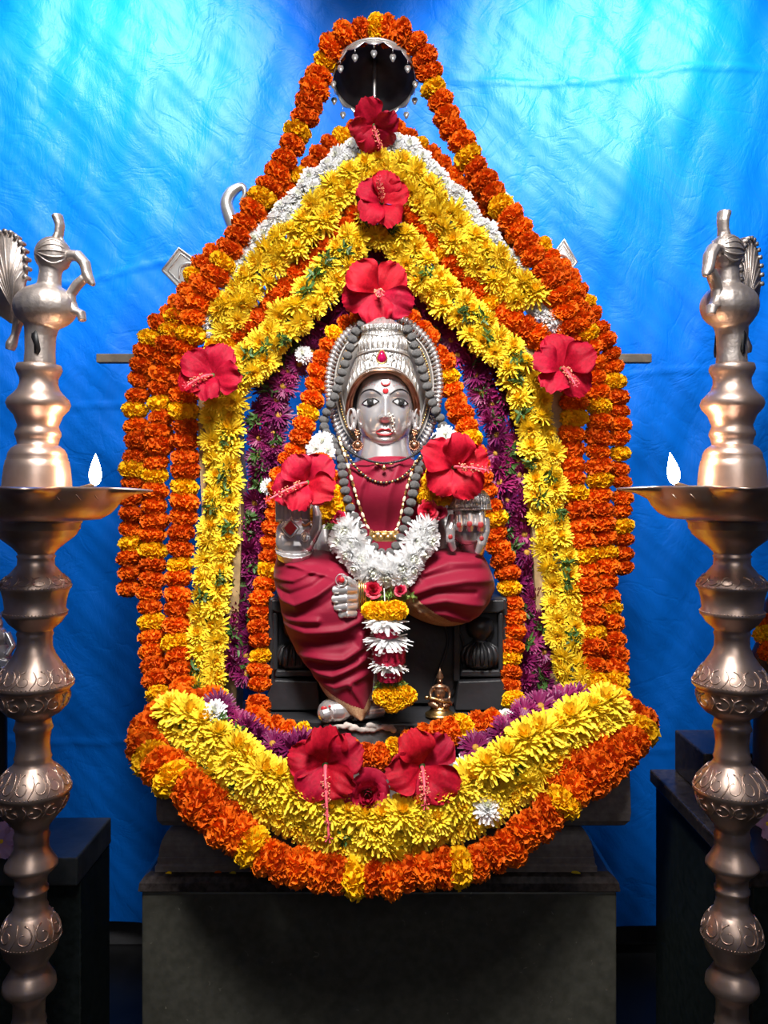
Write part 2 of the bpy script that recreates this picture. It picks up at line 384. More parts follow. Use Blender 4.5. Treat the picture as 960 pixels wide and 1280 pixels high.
def rose_mesh(seed, r=1.0):
    random.seed(seed); mb = M(); N = 26
    for i in range(N):
        u = i/(N-1); rr = r*(0.10+0.78*u**0.9); a0 = i*2.3; span = 2.0 if u < .4 else 1.35; hgt = r*(0.95-0.40*u); rows = []
        for s_ in range(5):
            t = s_/4; row = []
            for k in range(7):
                a = a0+span*(k/6-.5); edge = abs(k/6-.5)*2
                q = rr*(0.35+0.65*math.sin(t*1.5))*(1+0.28*u*t*t)
                row.append((q*math.cos(a), q*math.sin(a), hgt*(t-0.25*t*t*t*u*2)*(1-0.22*edge**2*t)-0.15*r+0.045*r*math.sin(k*2+i)*t))
            rows.append(row)
        mb.grid(rows)
    mb.ball((0, 0, -0.12*r), (0.4*r, 0.4*r, 0.16*r), 8, 1, 4)
    return mb
def skirt(seed, r=1.0):
    random.seed(seed); mb = M(); mb.ball((0, 0, 0), (.35*r, .35*r, .16*r), 12, 0, 6)
    for l_, (n_, dz, L) in enumerate(((24, -.05, .98), (22, -.28, .90), (20, -.5, .72), (18, .12, .8))):
        for i in range(n_):
            a = 2*PI*(i+.5*(l_ % 2))/n_+random.uniform(-.1, .1); d = Vector((math.cos(a), math.sin(a), dz+random.uniform(-.14, .14)))
            petal_strip(mb, d*.18*r, d, Vector((0, 0, 1)), L*r*random.uniform(.8, 1.06)*.86, .21*r, random.uniform(-.5, .1), 4, 0, .35, .5)
    return mb
def petal_disc(seed, r=1.0):
    random.seed(seed); mb = M(); mb.ball((0, 0, 0), (.85*r, .85*r, .45*r), 14, 0, 6)
    for j in range(4):
        for i in range(11):
            a = 2*PI*(i+.5*(j % 2))/11; z = (.36-.24*j)*r
            rows = [[(rr*r*math.cos(a+da), rr*r*math.sin(a+da), z+dz*r) for da, rr in ((-.34, .86), (-.12, .97), (.12, 1.0), (.34, .9))] for dz in (-.16, 0, .16)]
            mb.grid(rows)
    return mb
def sprig(seed, r=1.0, N=22):
    random.seed(seed); mb = M()
    for i in range(N):
        d = Vector([random.uniform(-1, 1) for _ in range(3)]).normalized(); b0 = Vector([random.uniform(-.35, .35)*r for _ in range(3)])
        petal_strip(mb, b0, d, Vector((random.uniform(-1, 1), random.uniform(-1, 1), 1)), r*random.uniform(.5, .9), r*0.24, random.uniform(0, .8), 4, 0, 0.3, 0.15)
    for i in range(4):
        d = Vector([random.uniform(-1, 1) for _ in range(3)])*r*.7; mb.tube([(0, 0, 0), d*.5+Vector((0, 0, .1*r)), d], 0.03*r, 5, 0)
    return mb
MS = {}
def reg(key, gens, mats): MS[key] = [finish_mesh(g, key, mats) for g in gens]
def finish_mesh(g, key, mats): return g.mesh(key, mats, True)
reg('orange_marigold', [marigold(s, 1, q) for s, q in ((1, .74), (2, .70), (3, .80))], [MO])
reg('yellow_marigold', [marigold(s, 1, q) for s, q in ((5, .72), (6, .78))], [MY])
reg('yellow_chrysanthemum', [chrys(s, 1, 125, .185) for s in (11, 12, 13)], [CY, CYC, LF])
reg('white_chrysanthemum', [chrys(s, 1, 96, 0.27) for s in (21, 22)], [CW, CWC, LF])
reg('purple_chrysanthemum', [aster(31), aster(32), aster(33, 1, False)], [CP, CPC, LF])
reg('red_rose', [rose_mesh(41), rose_mesh(42)], [RO, LF])
reg('white_petal_skirt', [skirt(44), skirt(45)], [CW])
reg('red_petal_disc', [petal_disc(46), petal_disc(47)], [RO])
reg('leaf_sprig', [sprig(51), sprig(52), sprig(53)], [LF])
reg('pale_leaf_sprig', [sprig(54, 1, 30), sprig(55, 1, 30)], [LFP])
for l_ in MS.values():
    for me in l_: me.shade_smooth() if hasattr(me, 'shade_smooth') else None
random.seed(5)
def rot_axis(ax, spin=None):
    return ax.normalized().to_track_quat('Z', 'Y') @ Quaternion((0, 0, 1), random.uniform(0, 6.28) if spin is None else spin)
def flower(kind, parent, loc, q, s, scl=(1, 1, 1)):
    o = bpy.data.objects.new(kind, random.choice(MS[kind])); C.objects.link(o); o.parent = parent
    o.location = Vector(loc)-WO[parent.name]; o.rotation_mode = 'QUATERNION'; o.rotation_quaternion = q
    o.scale = (s*scl[0], s*scl[1], s*scl[2]); return o
def thread(root, pts, r=0.0012, m=None, name='string'):
    return obj(name, M().tube(pts, r, 6), m or TH, root)
def strand(name, label, pts, yellows=(), r=15.5, step=20, group=None, kind=('orange_marigold', 'yellow_marigold'), jit=1.6, root=None, sq=0.85, start_yellow=False):
    """marigolds threaded through their middles along a cord"""
    path = spline([P(*p) for p in pts]); Y0 = pts[len(pts)//2][2]
    pos, tan = resample(path, step*Y0/F)
    if root is None:
        root = thing(name, label, 'garland', pos[-1] if pos[-1].z < pos[0].z else pos[0], group)
    thread(root, path)
    pix = [(CX+p.x/p.y*F, HY+(H-p.z)/p.y*F) for p in pos]
    ys = set()
    for yx, yy in yellows: ys.add(min(range(len(pix)), key=lambda i: (pix[i][0]-yx)**2+(pix[i][1]-yy)**2))
    for i, (p, t) in enumerate(zip(pos, tan)):
        k = kind[1] if i in ys else kind[0]; Y = p.y
        j = Vector([random.uniform(-jit, jit)*Y/F for _ in range(3)])
        ax = t+Vector([random.uniform(-.28, .28) for _ in range(3)])
        flower(k, root, p+j, rot_axis(ax), 1.17*r*random.uniform(.92, 1.1)*Y/F, (1, 1, sq))
    return root
def band(name, label, pts, kind, r=17, step=20, offs=(0,), jit=3, root=None, face=(0, -1, 0.1), wild=0.5, group=None, extra=(), core=6, sprigs=0, rad_by=None):
    """clusters of flowers tied along a cord, faces outwards"""
    path = spline([P(*p) for p in pts]); Y0 = pts[len(pts)//2][2]
    pos, tan = resample(path, step*Y0/F)
    if root is None: root = thing(name, label, 'garland', pos[-1] if pos[-1].z < pos[0].z else pos[0], group)
    if core: obj('stem_bundle', M().tube(resample(path, 0.02)[0], core*Y0/F, 7), ST, root)
    for i, (p, t) in enumerate(zip(pos, tan)):
        side = t.cross(Vector((0, 1, 0))).normalized()
        for k, o_ in enumerate(offs):
            Y = p.y; s_ = side*(o_*Y/F)
            f = Vector(face)+side*(o_*0.035)+Vector([random.uniform(-wild, wild) for _ in range(3)])
            q = p+s_+t*(step*0.5*Y/F*(k % 2))+Vector([random.uniform(-jit, jit)*Y/F for _ in range(3)])+Vector((0, -abs(core)*0.6*Y/F, 0))
            kk = kind if isinstance(kind, str) else random.choice(kind)
            flower(kk, root, q, rot_axis(f), r*random.uniform(.86, 1.12)*Y/F)
        if sprigs and random.random() < sprigs:
            flower('leaf_sprig', root, p+side*random.uniform(-16, 16)*p.y/F+Vector((0, -0.022, 0)), rot_axis(Vector((0, -1, 0))), 14*p.y/F)
    for kd, x, y, yy, rr in extra: flower(kd, root, P(x, y, yy), rot_axis(Vector(face)+Vector([random.uniform(-.3, .3) for _ in range(3)])), rr*yy/F)
    return root

# ------------------------------------------------------------------ outer marigold strands
g = 'long marigold strands over the arch'
Yo = 2.0
# left: the strand that climbs to the canopy
strand('marigold_garland', 'orange marigold garland from the top canopy left side, becoming the innermost left orange column', [
    (470, 36, 1.93), (440, 40, 1.93), (416, 60, 1.95), (404, 82, 1.97), (396, 106, 1.97), (386, 132, 1.97), (373, 165, 1.97), (357, 197, 1.97), (342, 226, 1.97), (325, 254, 1.96), (303, 288, 1.95), (276, 333, 1.94), (262, 358, 1.94), (248, 383, 1.94), (240, 401, 1.94), (239, 423, 1.95), (232, 445, 1.96), (229, 475, 1.97), (230, 505, 1.97), (233, 555, 1.97), (231, 613, 1.97), (228, 660, 1.97), (224, 705, 1.96), (223, 760, 1.94), (222, 808, 1.92), (226, 850, 1.88), (232, 885, 1.85)],
    [(470, 40), (410, 75), (373, 165), (325, 252), (276, 333), (242, 423), (230, 505), (232, 613), (224, 705), (220, 808)], 15.5, 19.5)
strand('marigold_garland', 'orange marigold garland from the top canopy right side, becoming the innermost right orange column', [
    (484, 38, 1.93), (506, 42, 1.93), (524, 62, 1.95), (534, 86, 1.97), (541, 105, 1.97), (555, 138, 1.97), (570, 166, 1.97), (583, 190, 1.97), (601, 222, 1.97), (620, 250, 1.96), (632, 264, 1.95), (645, 285, 1.95), (665, 318, 1.94), (682, 340, 1.94), (696, 366, 1.94), (706, 398, 1.95), (712, 430, 1.97), (714, 470, 1.97), (716, 515, 1.97), (713, 560, 1.97), (715, 614, 1.97), (724, 655, 1.97), (730, 700, 1.96), (735, 740, 1.94), (742, 785, 1.92), (741, 825, 1.9), (745, 860, 1.88), (750, 885, 1.85)],
    [(541, 105), (583, 190), (632, 264), (715, 515), (715, 614), (730, 700), (742, 785), (745, 860)], 15.5, 19.5)
strand('marigold_garland', 'thinner orange garland starting left of the topmost hibiscus, middle of the left three columns', [
    (446, 166, 2.0), (436, 172, 2.0), (415, 184, 2.0), (395, 203, 2.0), (372, 232, 2.0), (352, 255, 2.01), (330, 278, 2.02), (300, 303, 2.02), (270, 320, 2.01), (250, 338, 2.0), (238, 362, 2.0), (228, 388, 1.99), (220, 408, 1.98), (211, 430, 1.99), (206, 455, 1.99), (202, 480, 2.0), (200, 508, 2.0), (200, 550, 2.0), (195, 597, 2.0), (194, 640, 2.0), (190, 685, 2.0), (192, 715, 1.99), (186, 745, 1.98), (190, 775, 1.96), (190, 800, 1.95), (192, 830, 1.92), (196, 862, 1.88), (203, 890, 1.85)],
    [(437, 170), (372, 232), (245, 347), (222, 406), (200, 508), (190, 597), (190, 685), (190, 775), (195, 862)], 14.5, 18.5)
strand('marigold_garland', 'thinner orange garland starting right of the topmost hibiscus, middle of the right three columns', [
    (493, 166, 2.0), (505, 172, 2.0), (528, 192, 2.0), (548, 208, 2.0), (565, 224, 2.0), (578, 240, 2.0), (592, 254, 2.01), (612, 276, 2.02), (640, 300, 2.02), (672, 312, 2.01), (692, 330, 2.0), (708, 352, 2.0), (720, 378, 1.99), (728, 412, 1.97), (737, 440, 1.98), (741, 470, 1.99), (748, 512, 1.99), (747, 560, 2.0), (750, 606, 2.0), (752, 650, 2.0), (756, 698, 2.0), (758, 740, 1.99), (763, 769, 1.97), (765, 800, 1.95), (769, 828, 1.93), (767, 851, 1.9), (764, 880, 1.86)],
    [(528, 192), (676, 311), (727, 414), (748, 512), (750, 606), (756, 698), (763, 769), (767, 851)], 15, 18.5)
strand('marigold_garland', 'short orange marigold garland hanging as the outermost left column and ending well above the pedestal', [
    (248, 352, 2.04), (232, 372, 2.04), (216, 392, 2.04), (196, 414, 2.03), (186, 434, 2.03), (179, 456, 2.03), (174, 480, 2.03), (170, 507, 2.03), (172, 550, 2.03), (167, 594, 2.03), (165, 640, 2.03), (163, 672, 2.03), (165, 710, 2.03), (163, 748, 2.03)],
    [(192, 415), (170, 507), (166, 594), (163, 672)], 14, 18.5)
strand('marigold_garland', 'short orange marigold garland hanging as the outermost right column and ending well above the pedestal', [
    (700, 335, 2.04), (716, 358, 2.04), (733, 383, 2.04), (744, 403, 2.03), (757, 430, 2.03), (767, 456, 2.03), (768, 480, 2.03), (773, 510, 2.03), (774, 573, 2.03), (777, 620, 2.03), (779, 666, 2.03), (779, 690, 2.03), (780, 714, 2.03)],
    [(733, 383), (768, 478), (774, 573), (779, 666)], 12.5, 18.0)
# extra strand pile at the shoulders of the arch
strand('marigold_garland', 'short run of orange marigolds on the left arch shoulder above the left columns', [
    (262, 344, 1.98), (248, 362, 1.98), (236, 380, 1.98), (226, 398, 1.98), (216, 420, 1.98), (212, 440, 1.97)], [(216, 414)], 14, 17)
strand('marigold_garland', 'short run of orange marigolds on the right arch shoulder above the right hibiscus', [
    (686, 336, 1.97), (700, 352, 1.97), (712, 372, 1.97), (718, 394, 1.97), (722, 412, 1.96)], [], 14, 17)
# orange strands between the two yellow bands
strand('marigold_garland', 'orange marigold garland slanting down left between the two yellow bands of the arch', [
    (444, 270, 1.96), (430, 290, 1.96), (407, 314, 1.96), (379, 340, 1.96), (356, 366, 1.96), (326, 398, 1.96), (294, 424, 1.96), (268, 440, 1.96), (250, 458, 1.97)],
    [(282, 428), (268, 440)], 14.5, 17.5)
strand('marigold_garland', 'orange marigold garland slanting down right between the two yellow bands of the arch', [
    (510, 262, 1.96), (526, 293, 1.96), (549, 314, 1.96), (573, 341, 1.96), (603, 371, 1.96), (631, 396, 1.96), (660, 414, 1.96), (684, 430, 1.96)],
    [(549, 312), (619, 381)], 14.5, 17.5)
# ------------------------------------------------------------------ white, yellow and purple bands
band('chrysanthemum_garland', 'white chrysanthemum garland along the top edge of the arch just above the yellow bands', [
    (262, 412, 1.96), (280, 390, 1.96), (296, 362, 1.96), (315, 325, 1.96), (345, 283, 1.96), (375, 250, 1.96), (405, 220, 1.96), (435, 195, 1.96), (470, 180, 1.96), (500, 186, 1.96), (528, 210, 1.96), (556, 240, 1.96), (585, 272, 1.96), (615, 306, 1.96), (645, 345, 1.96), (672, 385, 1.96), (690, 405, 1.96)],
    'white_chrysanthemum', 14, 13, (-4, 7), 3, face=(0, -1, .35), wild=.6)
band('chrysanthemum_garland', 'outer yellow chrysanthemum garland curving over the arch, left half, ending by the left hibiscus', [
    (478, 206, 1.94), (450, 218, 1.94), (425, 238, 1.94), (405, 262, 1.94), (380, 288, 1.94), (350, 312, 1.94), (325, 342, 1.94), (303, 368, 1.94), (288, 392, 1.94), (272, 402, 1.96)],
    'yellow_chrysanthemum', 20, 20, (-10, 10), 3, wild=.65)
band('chrysanthemum_garland', 'outer yellow chrysanthemum garland curving over the arch, right half, ending by the right hibiscus', [
    (488, 206, 1.94), (515, 228, 1.94), (540, 256, 1.94), (566, 284, 1.94), (592, 312, 1.94), (618, 336, 1.94), (642, 358, 1.94), (662, 378, 1.94)],
    'yellow_chrysanthemum', 21, 21, (-11, 11), 3, wild=.65)
band('chrysanthemum_garland', 'inner yellow chrysanthemum garland with long double column hanging left of the statue', [
    (482, 290, 1.93), (458, 286, 1.93), (436, 312, 1.93), (412, 345, 1.93), (385, 378, 1.93), (360, 402, 1.93), (335, 432, 1.93), (308, 460, 1.93), (285, 490, 1.94), (279, 530, 1.95), (280, 580, 1.95), (277, 640, 1.95), (267, 690, 1.94), (262, 750, 1.93), (260, 800, 1.92), (258, 845, 1.9), (250, 878, 1.87)],
    'yellow_chrysanthemum', 19, 22, (-10.5, 10.5), 3, sprigs=.5, wild=.65)
band('chrysanthemum_garland', 'inner yellow chrysanthemum garland with the long double column hanging right of the statue', [
    (490, 292, 1.93), (510, 318, 1.93), (535, 348, 1.93), (560, 372, 1.93), (585, 400, 1.93), (612, 425, 1.93), (640, 448, 1.93), (655, 480, 1.94), (668, 520, 1.94), (676, 560, 1.95), (680, 610, 1.95), (688, 660, 1.95), (696, 700, 1.95), (704, 745, 1.94), (708, 790, 1.92), (712, 830, 1.9), (724, 866, 1.87)],
    'yellow_chrysanthemum', 19, 22, (-10.5, 10.5), 3, sprigs=.5, wild=.65)
band('chrysanthemum_garland', 'dark purple chrysanthemum garland with green leaves hanging inside the left yellow column', [
    (468, 310, 2.0), (450, 345, 2.0), (420, 385, 2.0), (395, 415, 2.0), (368, 450, 2.0), (345, 485, 2.0), (335, 525, 2.0), (334, 570, 2.0), (330, 620, 2.0), (324, 670, 2.0), (314, 715, 1.99), (308, 765, 1.98), (302, 810, 1.95), (296, 850, 1.92)],
    'purple_chrysanthemum', 20, 20, (-9, 9), 4, sprigs=.9, extra=[('white_chrysanthemum', 379, 443, 1.95, 12), ('white_chrysanthemum', 335, 608, 1.96, 11)])
band('chrysanthemum_garland', 'dark purple chrysanthemum garland with green leaves hanging inside the right yellow column', [
    (474, 318, 2.0), (500, 350, 2.0), (528, 385, 2.0), (560, 415, 2.0), (590, 445, 2.0), (612, 480, 2.0), (624, 520, 2.0), (634, 565, 2.0), (640, 610, 2.0), (642, 655, 2.0), (652, 700, 1.99), (662, 750, 1.98), (668, 800, 1.95), (666, 845, 1.92), (672, 868, 1.9)],
    'purple_chrysanthemum', 20, 20, (-10, 9), 4, sprigs=.9)
# ------------------------------------------------------------------ inner marigold loop round the statue
strand('marigold_garland', 'single orange marigold strand close to the left side of the statue down to the plinth', [
    (448, 398, 1.95), (428, 410, 1.95), (414, 428, 1.95), (404, 452, 1.95), (396, 480, 1.95), (387, 510, 1.94), (378, 540, 1.92), (366, 566, 1.92), (350, 600, 1.93), (345, 650, 1.94), (340, 690, 1.93), (335, 712, 1.92), (327, 745, 1.9), (325, 780, 1.89), (325, 815, 1.88), (325, 845, 1.86), (325, 872, 1.84)],
    [(420, 418), (387, 510), (335, 712), (325, 815)], 13, 17.5)
strand('marigold_garland', 'single orange marigold strand close to the right side of the statue down to the plinth', [
    (512, 402, 1.95), (530, 418, 1.95), (546, 442, 1.95), (560, 468, 1.95), (568, 498, 1.95), (580, 528, 1.93), (590, 553, 1.91), (600, 588, 1.91), (608, 618, 1.92), (618, 650, 1.92), (624, 690, 1.92), (635, 725, 1.91), (640, 755, 1.9), (642, 790, 1.89), (638, 825, 1.88), (636, 860, 1.85), (646, 884, 1.82)],
    [(560, 468), (590, 553), (616, 645), (637, 742), (638, 830), (648, 886)], 13.5, 17.5)

# ------------------------------------------------------------------ pedestal
XA, XB = P(177, 0, 1.70).x, P(771, 0, 1.70).x
zt = P(0, 965, 1.66).z; BK = 2.22
ped = thing('stone_pedestal', 'dark stone pedestal with moulded steps carrying the garlanded statue', 'pedestal', ((XA+XB)/2, 1.95, 0))
z1 = P(0, 1115, 1.70).z; z0 = P(0, 1093, 1.70).z
obj('block', M().box((XA, 1.70, 0), (XB, BK, z1)), SLAB, ped, False, bevel=0.004)
def molding(name, prof, mats, x0, x1, y0, y1, label=None):
    """horizontal moulding running round a rectangle: prof = (outset, z) list"""
    rows = [[(x0-o, y0-o, z), (x1+o, y0-o, z), (x1+o, y1, z), (x0-o, y1, z)] for o, z in prof]
    mb = M().grid(rows, 0, True); mb.cap(rows[0]); mb.cap(rows[-1][::-1])
    o = obj(name, mb, mats, ped, False, label); return o
molding('granite_band', [(0.0, z1), (0.006, z1+0.004), (0.004, z1+0.02), (-0.004, z1+0.031), (-0.014, z0)], GRN, XA, XB, 1.70, BK, 'glossy dark granite band')
xm0, xm1 = P(192, 0, 1.70).x, P(748, 0, 1.70).x
zc = [(0.0, z0), (0.0, z0+.012), (-.004, z0+.016), (-.004, z0+.028)]
for i in range(9): t = i/8; zc.append((-.006-0.035*(1-math.cos(t*PI/2)), z0+.03+.06*math.sin(t*PI/2)*1.0))
z_n = zc[-1][1]
molding('cyma_moulding', zc+[(-.045, z_n+.004), (-.045, z_n+.018)], GRM, xm0, xm1, 1.71, BK)
xs0, xs1 = P(195, 0, 1.66).x, P(789, 0, 1.66).x
zs = z_n+.018
molding('top_slab', [(-.02, zs), (-.008, zs+.006), (0, zs+.018), (0.002, zs+.035), (0, zt-.004), (-.004, zt)], GRM, xs0, xs1, 1.67, BK)
# fallen petals
def fallen(px, py, Y, mt, label, r=5):
    mb = M(); p = P(px, py, Y); petal_strip(mb, Vector((0, 0, 0.002)), Vector((1, random.uniform(-1, 1), 0)), Vector((0, 0, 1)), r*2*Y/F, r*1.4*Y/F, .3, 4, 0, .4, .3)
    o = bpy.data.objects.new('fallen_petal', mb.mesh('fallen_petal', [mt])); C.objects.link(o); o.location = (p.x, p.y, p.z)
    tag(o, label, 'petal')
fallen(208, 1092, 1.702, MY, 'small yellow petal fallen on the left end of the granite band'); fallen(268, 1092, 1.702, MO, 'small orange petal fallen on the granite band left of the low garland')
fallen(288, 1092, 1.704, CY, 'pale yellow petal fallen beside the small orange petal'); fallen(714, 1092, 1.704, CY, 'pale yellow petal fallen on the right end of the granite band', 6)

# ------------------------------------------------------------------ plinth and throne
zp = P(0, 905, 1.74).z
thr = thing('stone_throne', 'black carved stone throne block and base behind and below the seated statue', 'throne', (0, 1.9, zt))
def slabpoly(name, xs, y0, y1, z0_, z1_, m, par=thr, bev=.006, round_=0.0, label=None):
    x0, x1 = xs; n = 14; top = []
    for k in range(n+1):
        t = k/n; top.append((x0+(x1-x0)*t, y0-round_*math.sin(PI*t), z0_))
    pts = top+[(x1, y1, z0_), (x0, y1, z0_)]
    return obj(name, M().prism(pts, (0, 0, z1_-z0_)), m, par, False, label, bev)
slabpoly('base_slab', (P(330, 0, 1.78).x, P(652, 0, 1.78).x), 1.80, 2.1, zt, zp, STN, round_=.055)
slabpoly('front_ledge', (P(404, 0, 1.72).x, P(512, 0, 1.72).x), 1.725, 1.80, zt, zp-.004, GREY, bev=.01, round_=.012, label='rough broken grey ledge under the foot')
mb = M(); random.seed(8)
for k in range(26):
    t = k/25; mb.ball(P(410+82*t, 908+random.uniform(-2, 5), 1.712), (0.006+random.random()*.006, .006, random.uniform(.003, .008)), 7, 0, 5)
blob('plaster_crust', mb, PLAS, thr, .002, 1, 'pale chipped plaster crust along the ledge')
# throne back block with framed panels
Yt = 1.86
x0, x1 = P(334, 0, Yt).x, P(636, 0, Yt).x; zb = P(0, 880, Yt).z-.004; ztp = P(0, 748, Yt).z
obj('throne_block', M().box((x0, Yt+.015, zb), (x1, 2.1, ztp)), STN, thr, False, bevel=.006)
def rel(name, pts_px, Y, dep, m=STN, bev=.003):
    return obj(name, M().prism([P(x, y, Y) for x, y in pts_px], (0, dep, 0)), m, thr, False, None, bev)
for sx in (-1, 1):
    X = lambda px: 485+sx*px
    rel('cap_moulding', [(X(100), 750), (X(146), 750), (X(146), 762), (X(138), 766), (X(100), 766)], Yt-.012, .04)
    rel('base_moulding', [(X(88), 852), (X(142), 850), (X(150), 866), (X(158), 888), (X(84), 888)], Yt-.03, .06)
    rel('base_fillet', [(X(92), 838), (X(140), 838), (X(142), 846), (X(90), 846)], Yt-.018, .05)
    rel('panel_frame', [(X(82), 766), (X(90), 766), (X(90), 852), (X(82), 852)], Yt-.012, .04)
    rel('panel_frame', [(X(138), 766), (X(144), 766), (X(144), 838), (X(138), 838)], Yt-.006, .04)
    mb = M()   # carved vase with leafy skirt
    c = P(X(115), 800, Yt+.01)
    mb.lathe([(0.001, .055), (.022, .052), (.030, .044), (.034, .03), (.028, .014), (.016, .004), (.018, -.004), (.034, -.016), (.040, -.032), (.038, -.05), (.034, -.06), (.001, -.062)], c, 20)
    for k in range(7):
        a = PI+PI*(k+.5)/7; pts = [c+Vector((math.cos(a)*r_, math.sin(a)*r_, z_)) for r_, z_ in ((.018, -.004), (.036, -.016), (.043, -.032), (.041, -.052))]
        mb.tube(pts, [.003, .0055, .006, .004], 6)
    obj('carved_vase', mb, STN, thr)
# draped leg relief lines on the throne centre
for k, (a, b, c_) in enumerate((((545, 770), (560, 800), (540, 860)), ((560, 765), (580, 810), (565, 870)), ((420, 770), (405, 800), (395, 850)))):
    obj('carved_ridge', M().tube(spline([P(*a, Yt+.014), P(*b, Yt+.012), P(*c_, Yt+.014)]), .004, 6), STN, thr)

# ------------------------------------------------------------------ statue
XC0 = P(481, 0, 1.86).x
stt = thing('goddess_statue', 'seated goddess statue with polished silver face, tall silver crown and maroon sari', 'statue', (XC0, 1.84, zp))
s8 = 1.80/F
FX, FZ, FY = P(481, 0, 1.80).x, P(0, 512, 1.80).z, 1.86   # face centre; depth axis
HWt = [(-60, 24), (-50, 30), (-35, 35.5), (-10, 37), (0, 36.8), (10, 36), (20, 34), (28, 31.3), (35, 27), (41, 20.5), (46, 13), (49, 4)]
FDt = [(-60, 26), (-50, 31), (-35, 36), (-10, 38), (0, 38), (20, 37), (30, 36), (38, 33), (44, 27), (48, 18), (49, 12)]
NA = [(-18, 0), (-12, 2.2), (-4, 4.6), (3, 8), (8, 11.2), (11, 10.6), (13.5, 4.5), (17, .8), (20, 0)]
def gs(u, w, a, b, su, sw): return math.exp(-((u-a)**2)/(2*su*su)-((w-b)**2)/(2*sw*sw))
def feat(u, w):
    f = interp(NA, w)*math.exp(-((u-1)**2)/(2*(2.5+max(0, (w+12))*.075)**2))
    for s_ in (-1, 1):
        f += 3.8*gs(u, w, 1+s_*5.6, 11, 2.3, 2.4) - 4.6*gs(u, w, 1+s_*19, -9, 8.5, 4.8) + 1.8*gs(u, w, 1+s_*18, -22, 9, 4)
        f += 2.8*gs(u, w, s_*20, 13, 8, 8) - 1.5*gs(u, w, s_*12, 22, 3, 6) + 3.4*gs(u, w, 1+s_*19, -9.5, 6.2, 2.9)
    f += 2.4*gs(u, w, 0, 27, 9.5, 5) + 4.2*gs(u, w, 0, 41, 7, 4.5) - 2.6*gs(u, w, 0, 33.8, 7, 1.8) - 1.2*gs(u, w, 0.5, 20, 1.6, 3) - 1.6*gs(u, w, 0, 28, 9, .8)
    return f
def fdep(u, w):
    hw = sinterp(HWt, w); q = max(0, 1-abs(u/hw)**2.2)
    return sinterp(FDt, w)*q**.5+feat(u, w)*min(1, q*2.2)
def FP(px, py, lift=0):   # point on the face surface for a pixel of the photograph
    u, w_ = px-481, py-512
    return Vector((FX+u*s8, FY-(fdep(u, w_)+lift)*s8, FZ-w_*s8))
mb = M(); rows = []
for i in range(131):
    w_ = -60+109*i/130; hw = sinterp(HWt, w_); fd = sinterp(FDt, w_); row = []
    for k in range(121):
        a = -PI/2+PI*k/120; u = hw*math.sin(a); q = max(0, 1-abs(u/hw)**2.2)
        d = fd*q**.5+feat(u, w_)*min(1, q*2.2); row.append((FX+u*s8, FY-d*s8, FZ-w_*s8))
    for k in range(1, 40):
        a = PI/2+PI*k/40; u = hw*math.sin(a); row.append((FX+u*s8, FY+28*s8*abs(math.cos(a))*min(1, fd/30), FZ-w_*s8))
    rows.append(row)
mb.grid(rows, 0, True); mb.cap(rows[0]); mb.cap(rows[-1][::-1])
head = obj('face', mb, SIL, stt, label='polished silver face with painted eyes')
# neck, shoulders, arms and the torso: one continuous silver body
mb = M()
def T(pts, rad, m_=None, flat=1, seg=14): (m_ or mb).tube([P(*p) for p in pts], [r*1.85/F for r in rad], seg, 0, flat)
mb.tube([P(481, 535, 1.87), P(481, 558, 1.865), P(481, 572, 1.865), P(481, 585, 1.87)], [.058, .058, .066, .085], 20)
mb.ball(P(481, 602, 1.90), (.135, .055, .060)); mb.ball(P(481, 645, 1.89), (.095, .062, .10)); mb.ball(P(481, 700, 1.92), (.12, .085, .075))
for s_ in (-1, 1):
    mb.tube([P(481+s_*66, 598, 1.90), P(481+s_*92, 640, 1.90), P(481+s_*108, 690, 1.87)], [.040, .036, .031], 14)
    mb.tube([P(481+s_*108, 690, 1.87), P(481+s_*109, 684, 1.82), P(481+s_*109, 665, 1.79)], [.031, .029, .025], 14)
    mb.tube([P(481+s_*60, 600, 1.91), P(481+s_*76, 650, 1.90), P(481+s_*70, 705, 1.86)], [.034, .030, .028], 14)
mb.tube([P(411, 705, 1.86), P(428, 735, 1.80), P(446, 745, 1.75)], [.028, .024, .020], 14)
blob('body', mb, SIL, stt, .0035, 6)
# ears
for s_, ex in ((-1, 441), (1, 520)):
    mb = M(); c = Vector((FX+(ex-481)*s8, FY-.010, FZ-9*s8))
    mb.ball(c, (.0085, .008, .027), 12, 0, 10)
    rim = [c+Vector((s_*.006+.0075*math.cos(a)*s_, -.010, .024*math.sin(a)-.001)) for a in [i*2*PI/18-PI*.6 for i in range(15)]]
    mb.tube(rim, .0028, 7); mb.ball(c+Vector((0, -.008, -.02)), (.006, .006, .009), 8)
    blob('ear', mb, SIL, stt, .0013, 2)
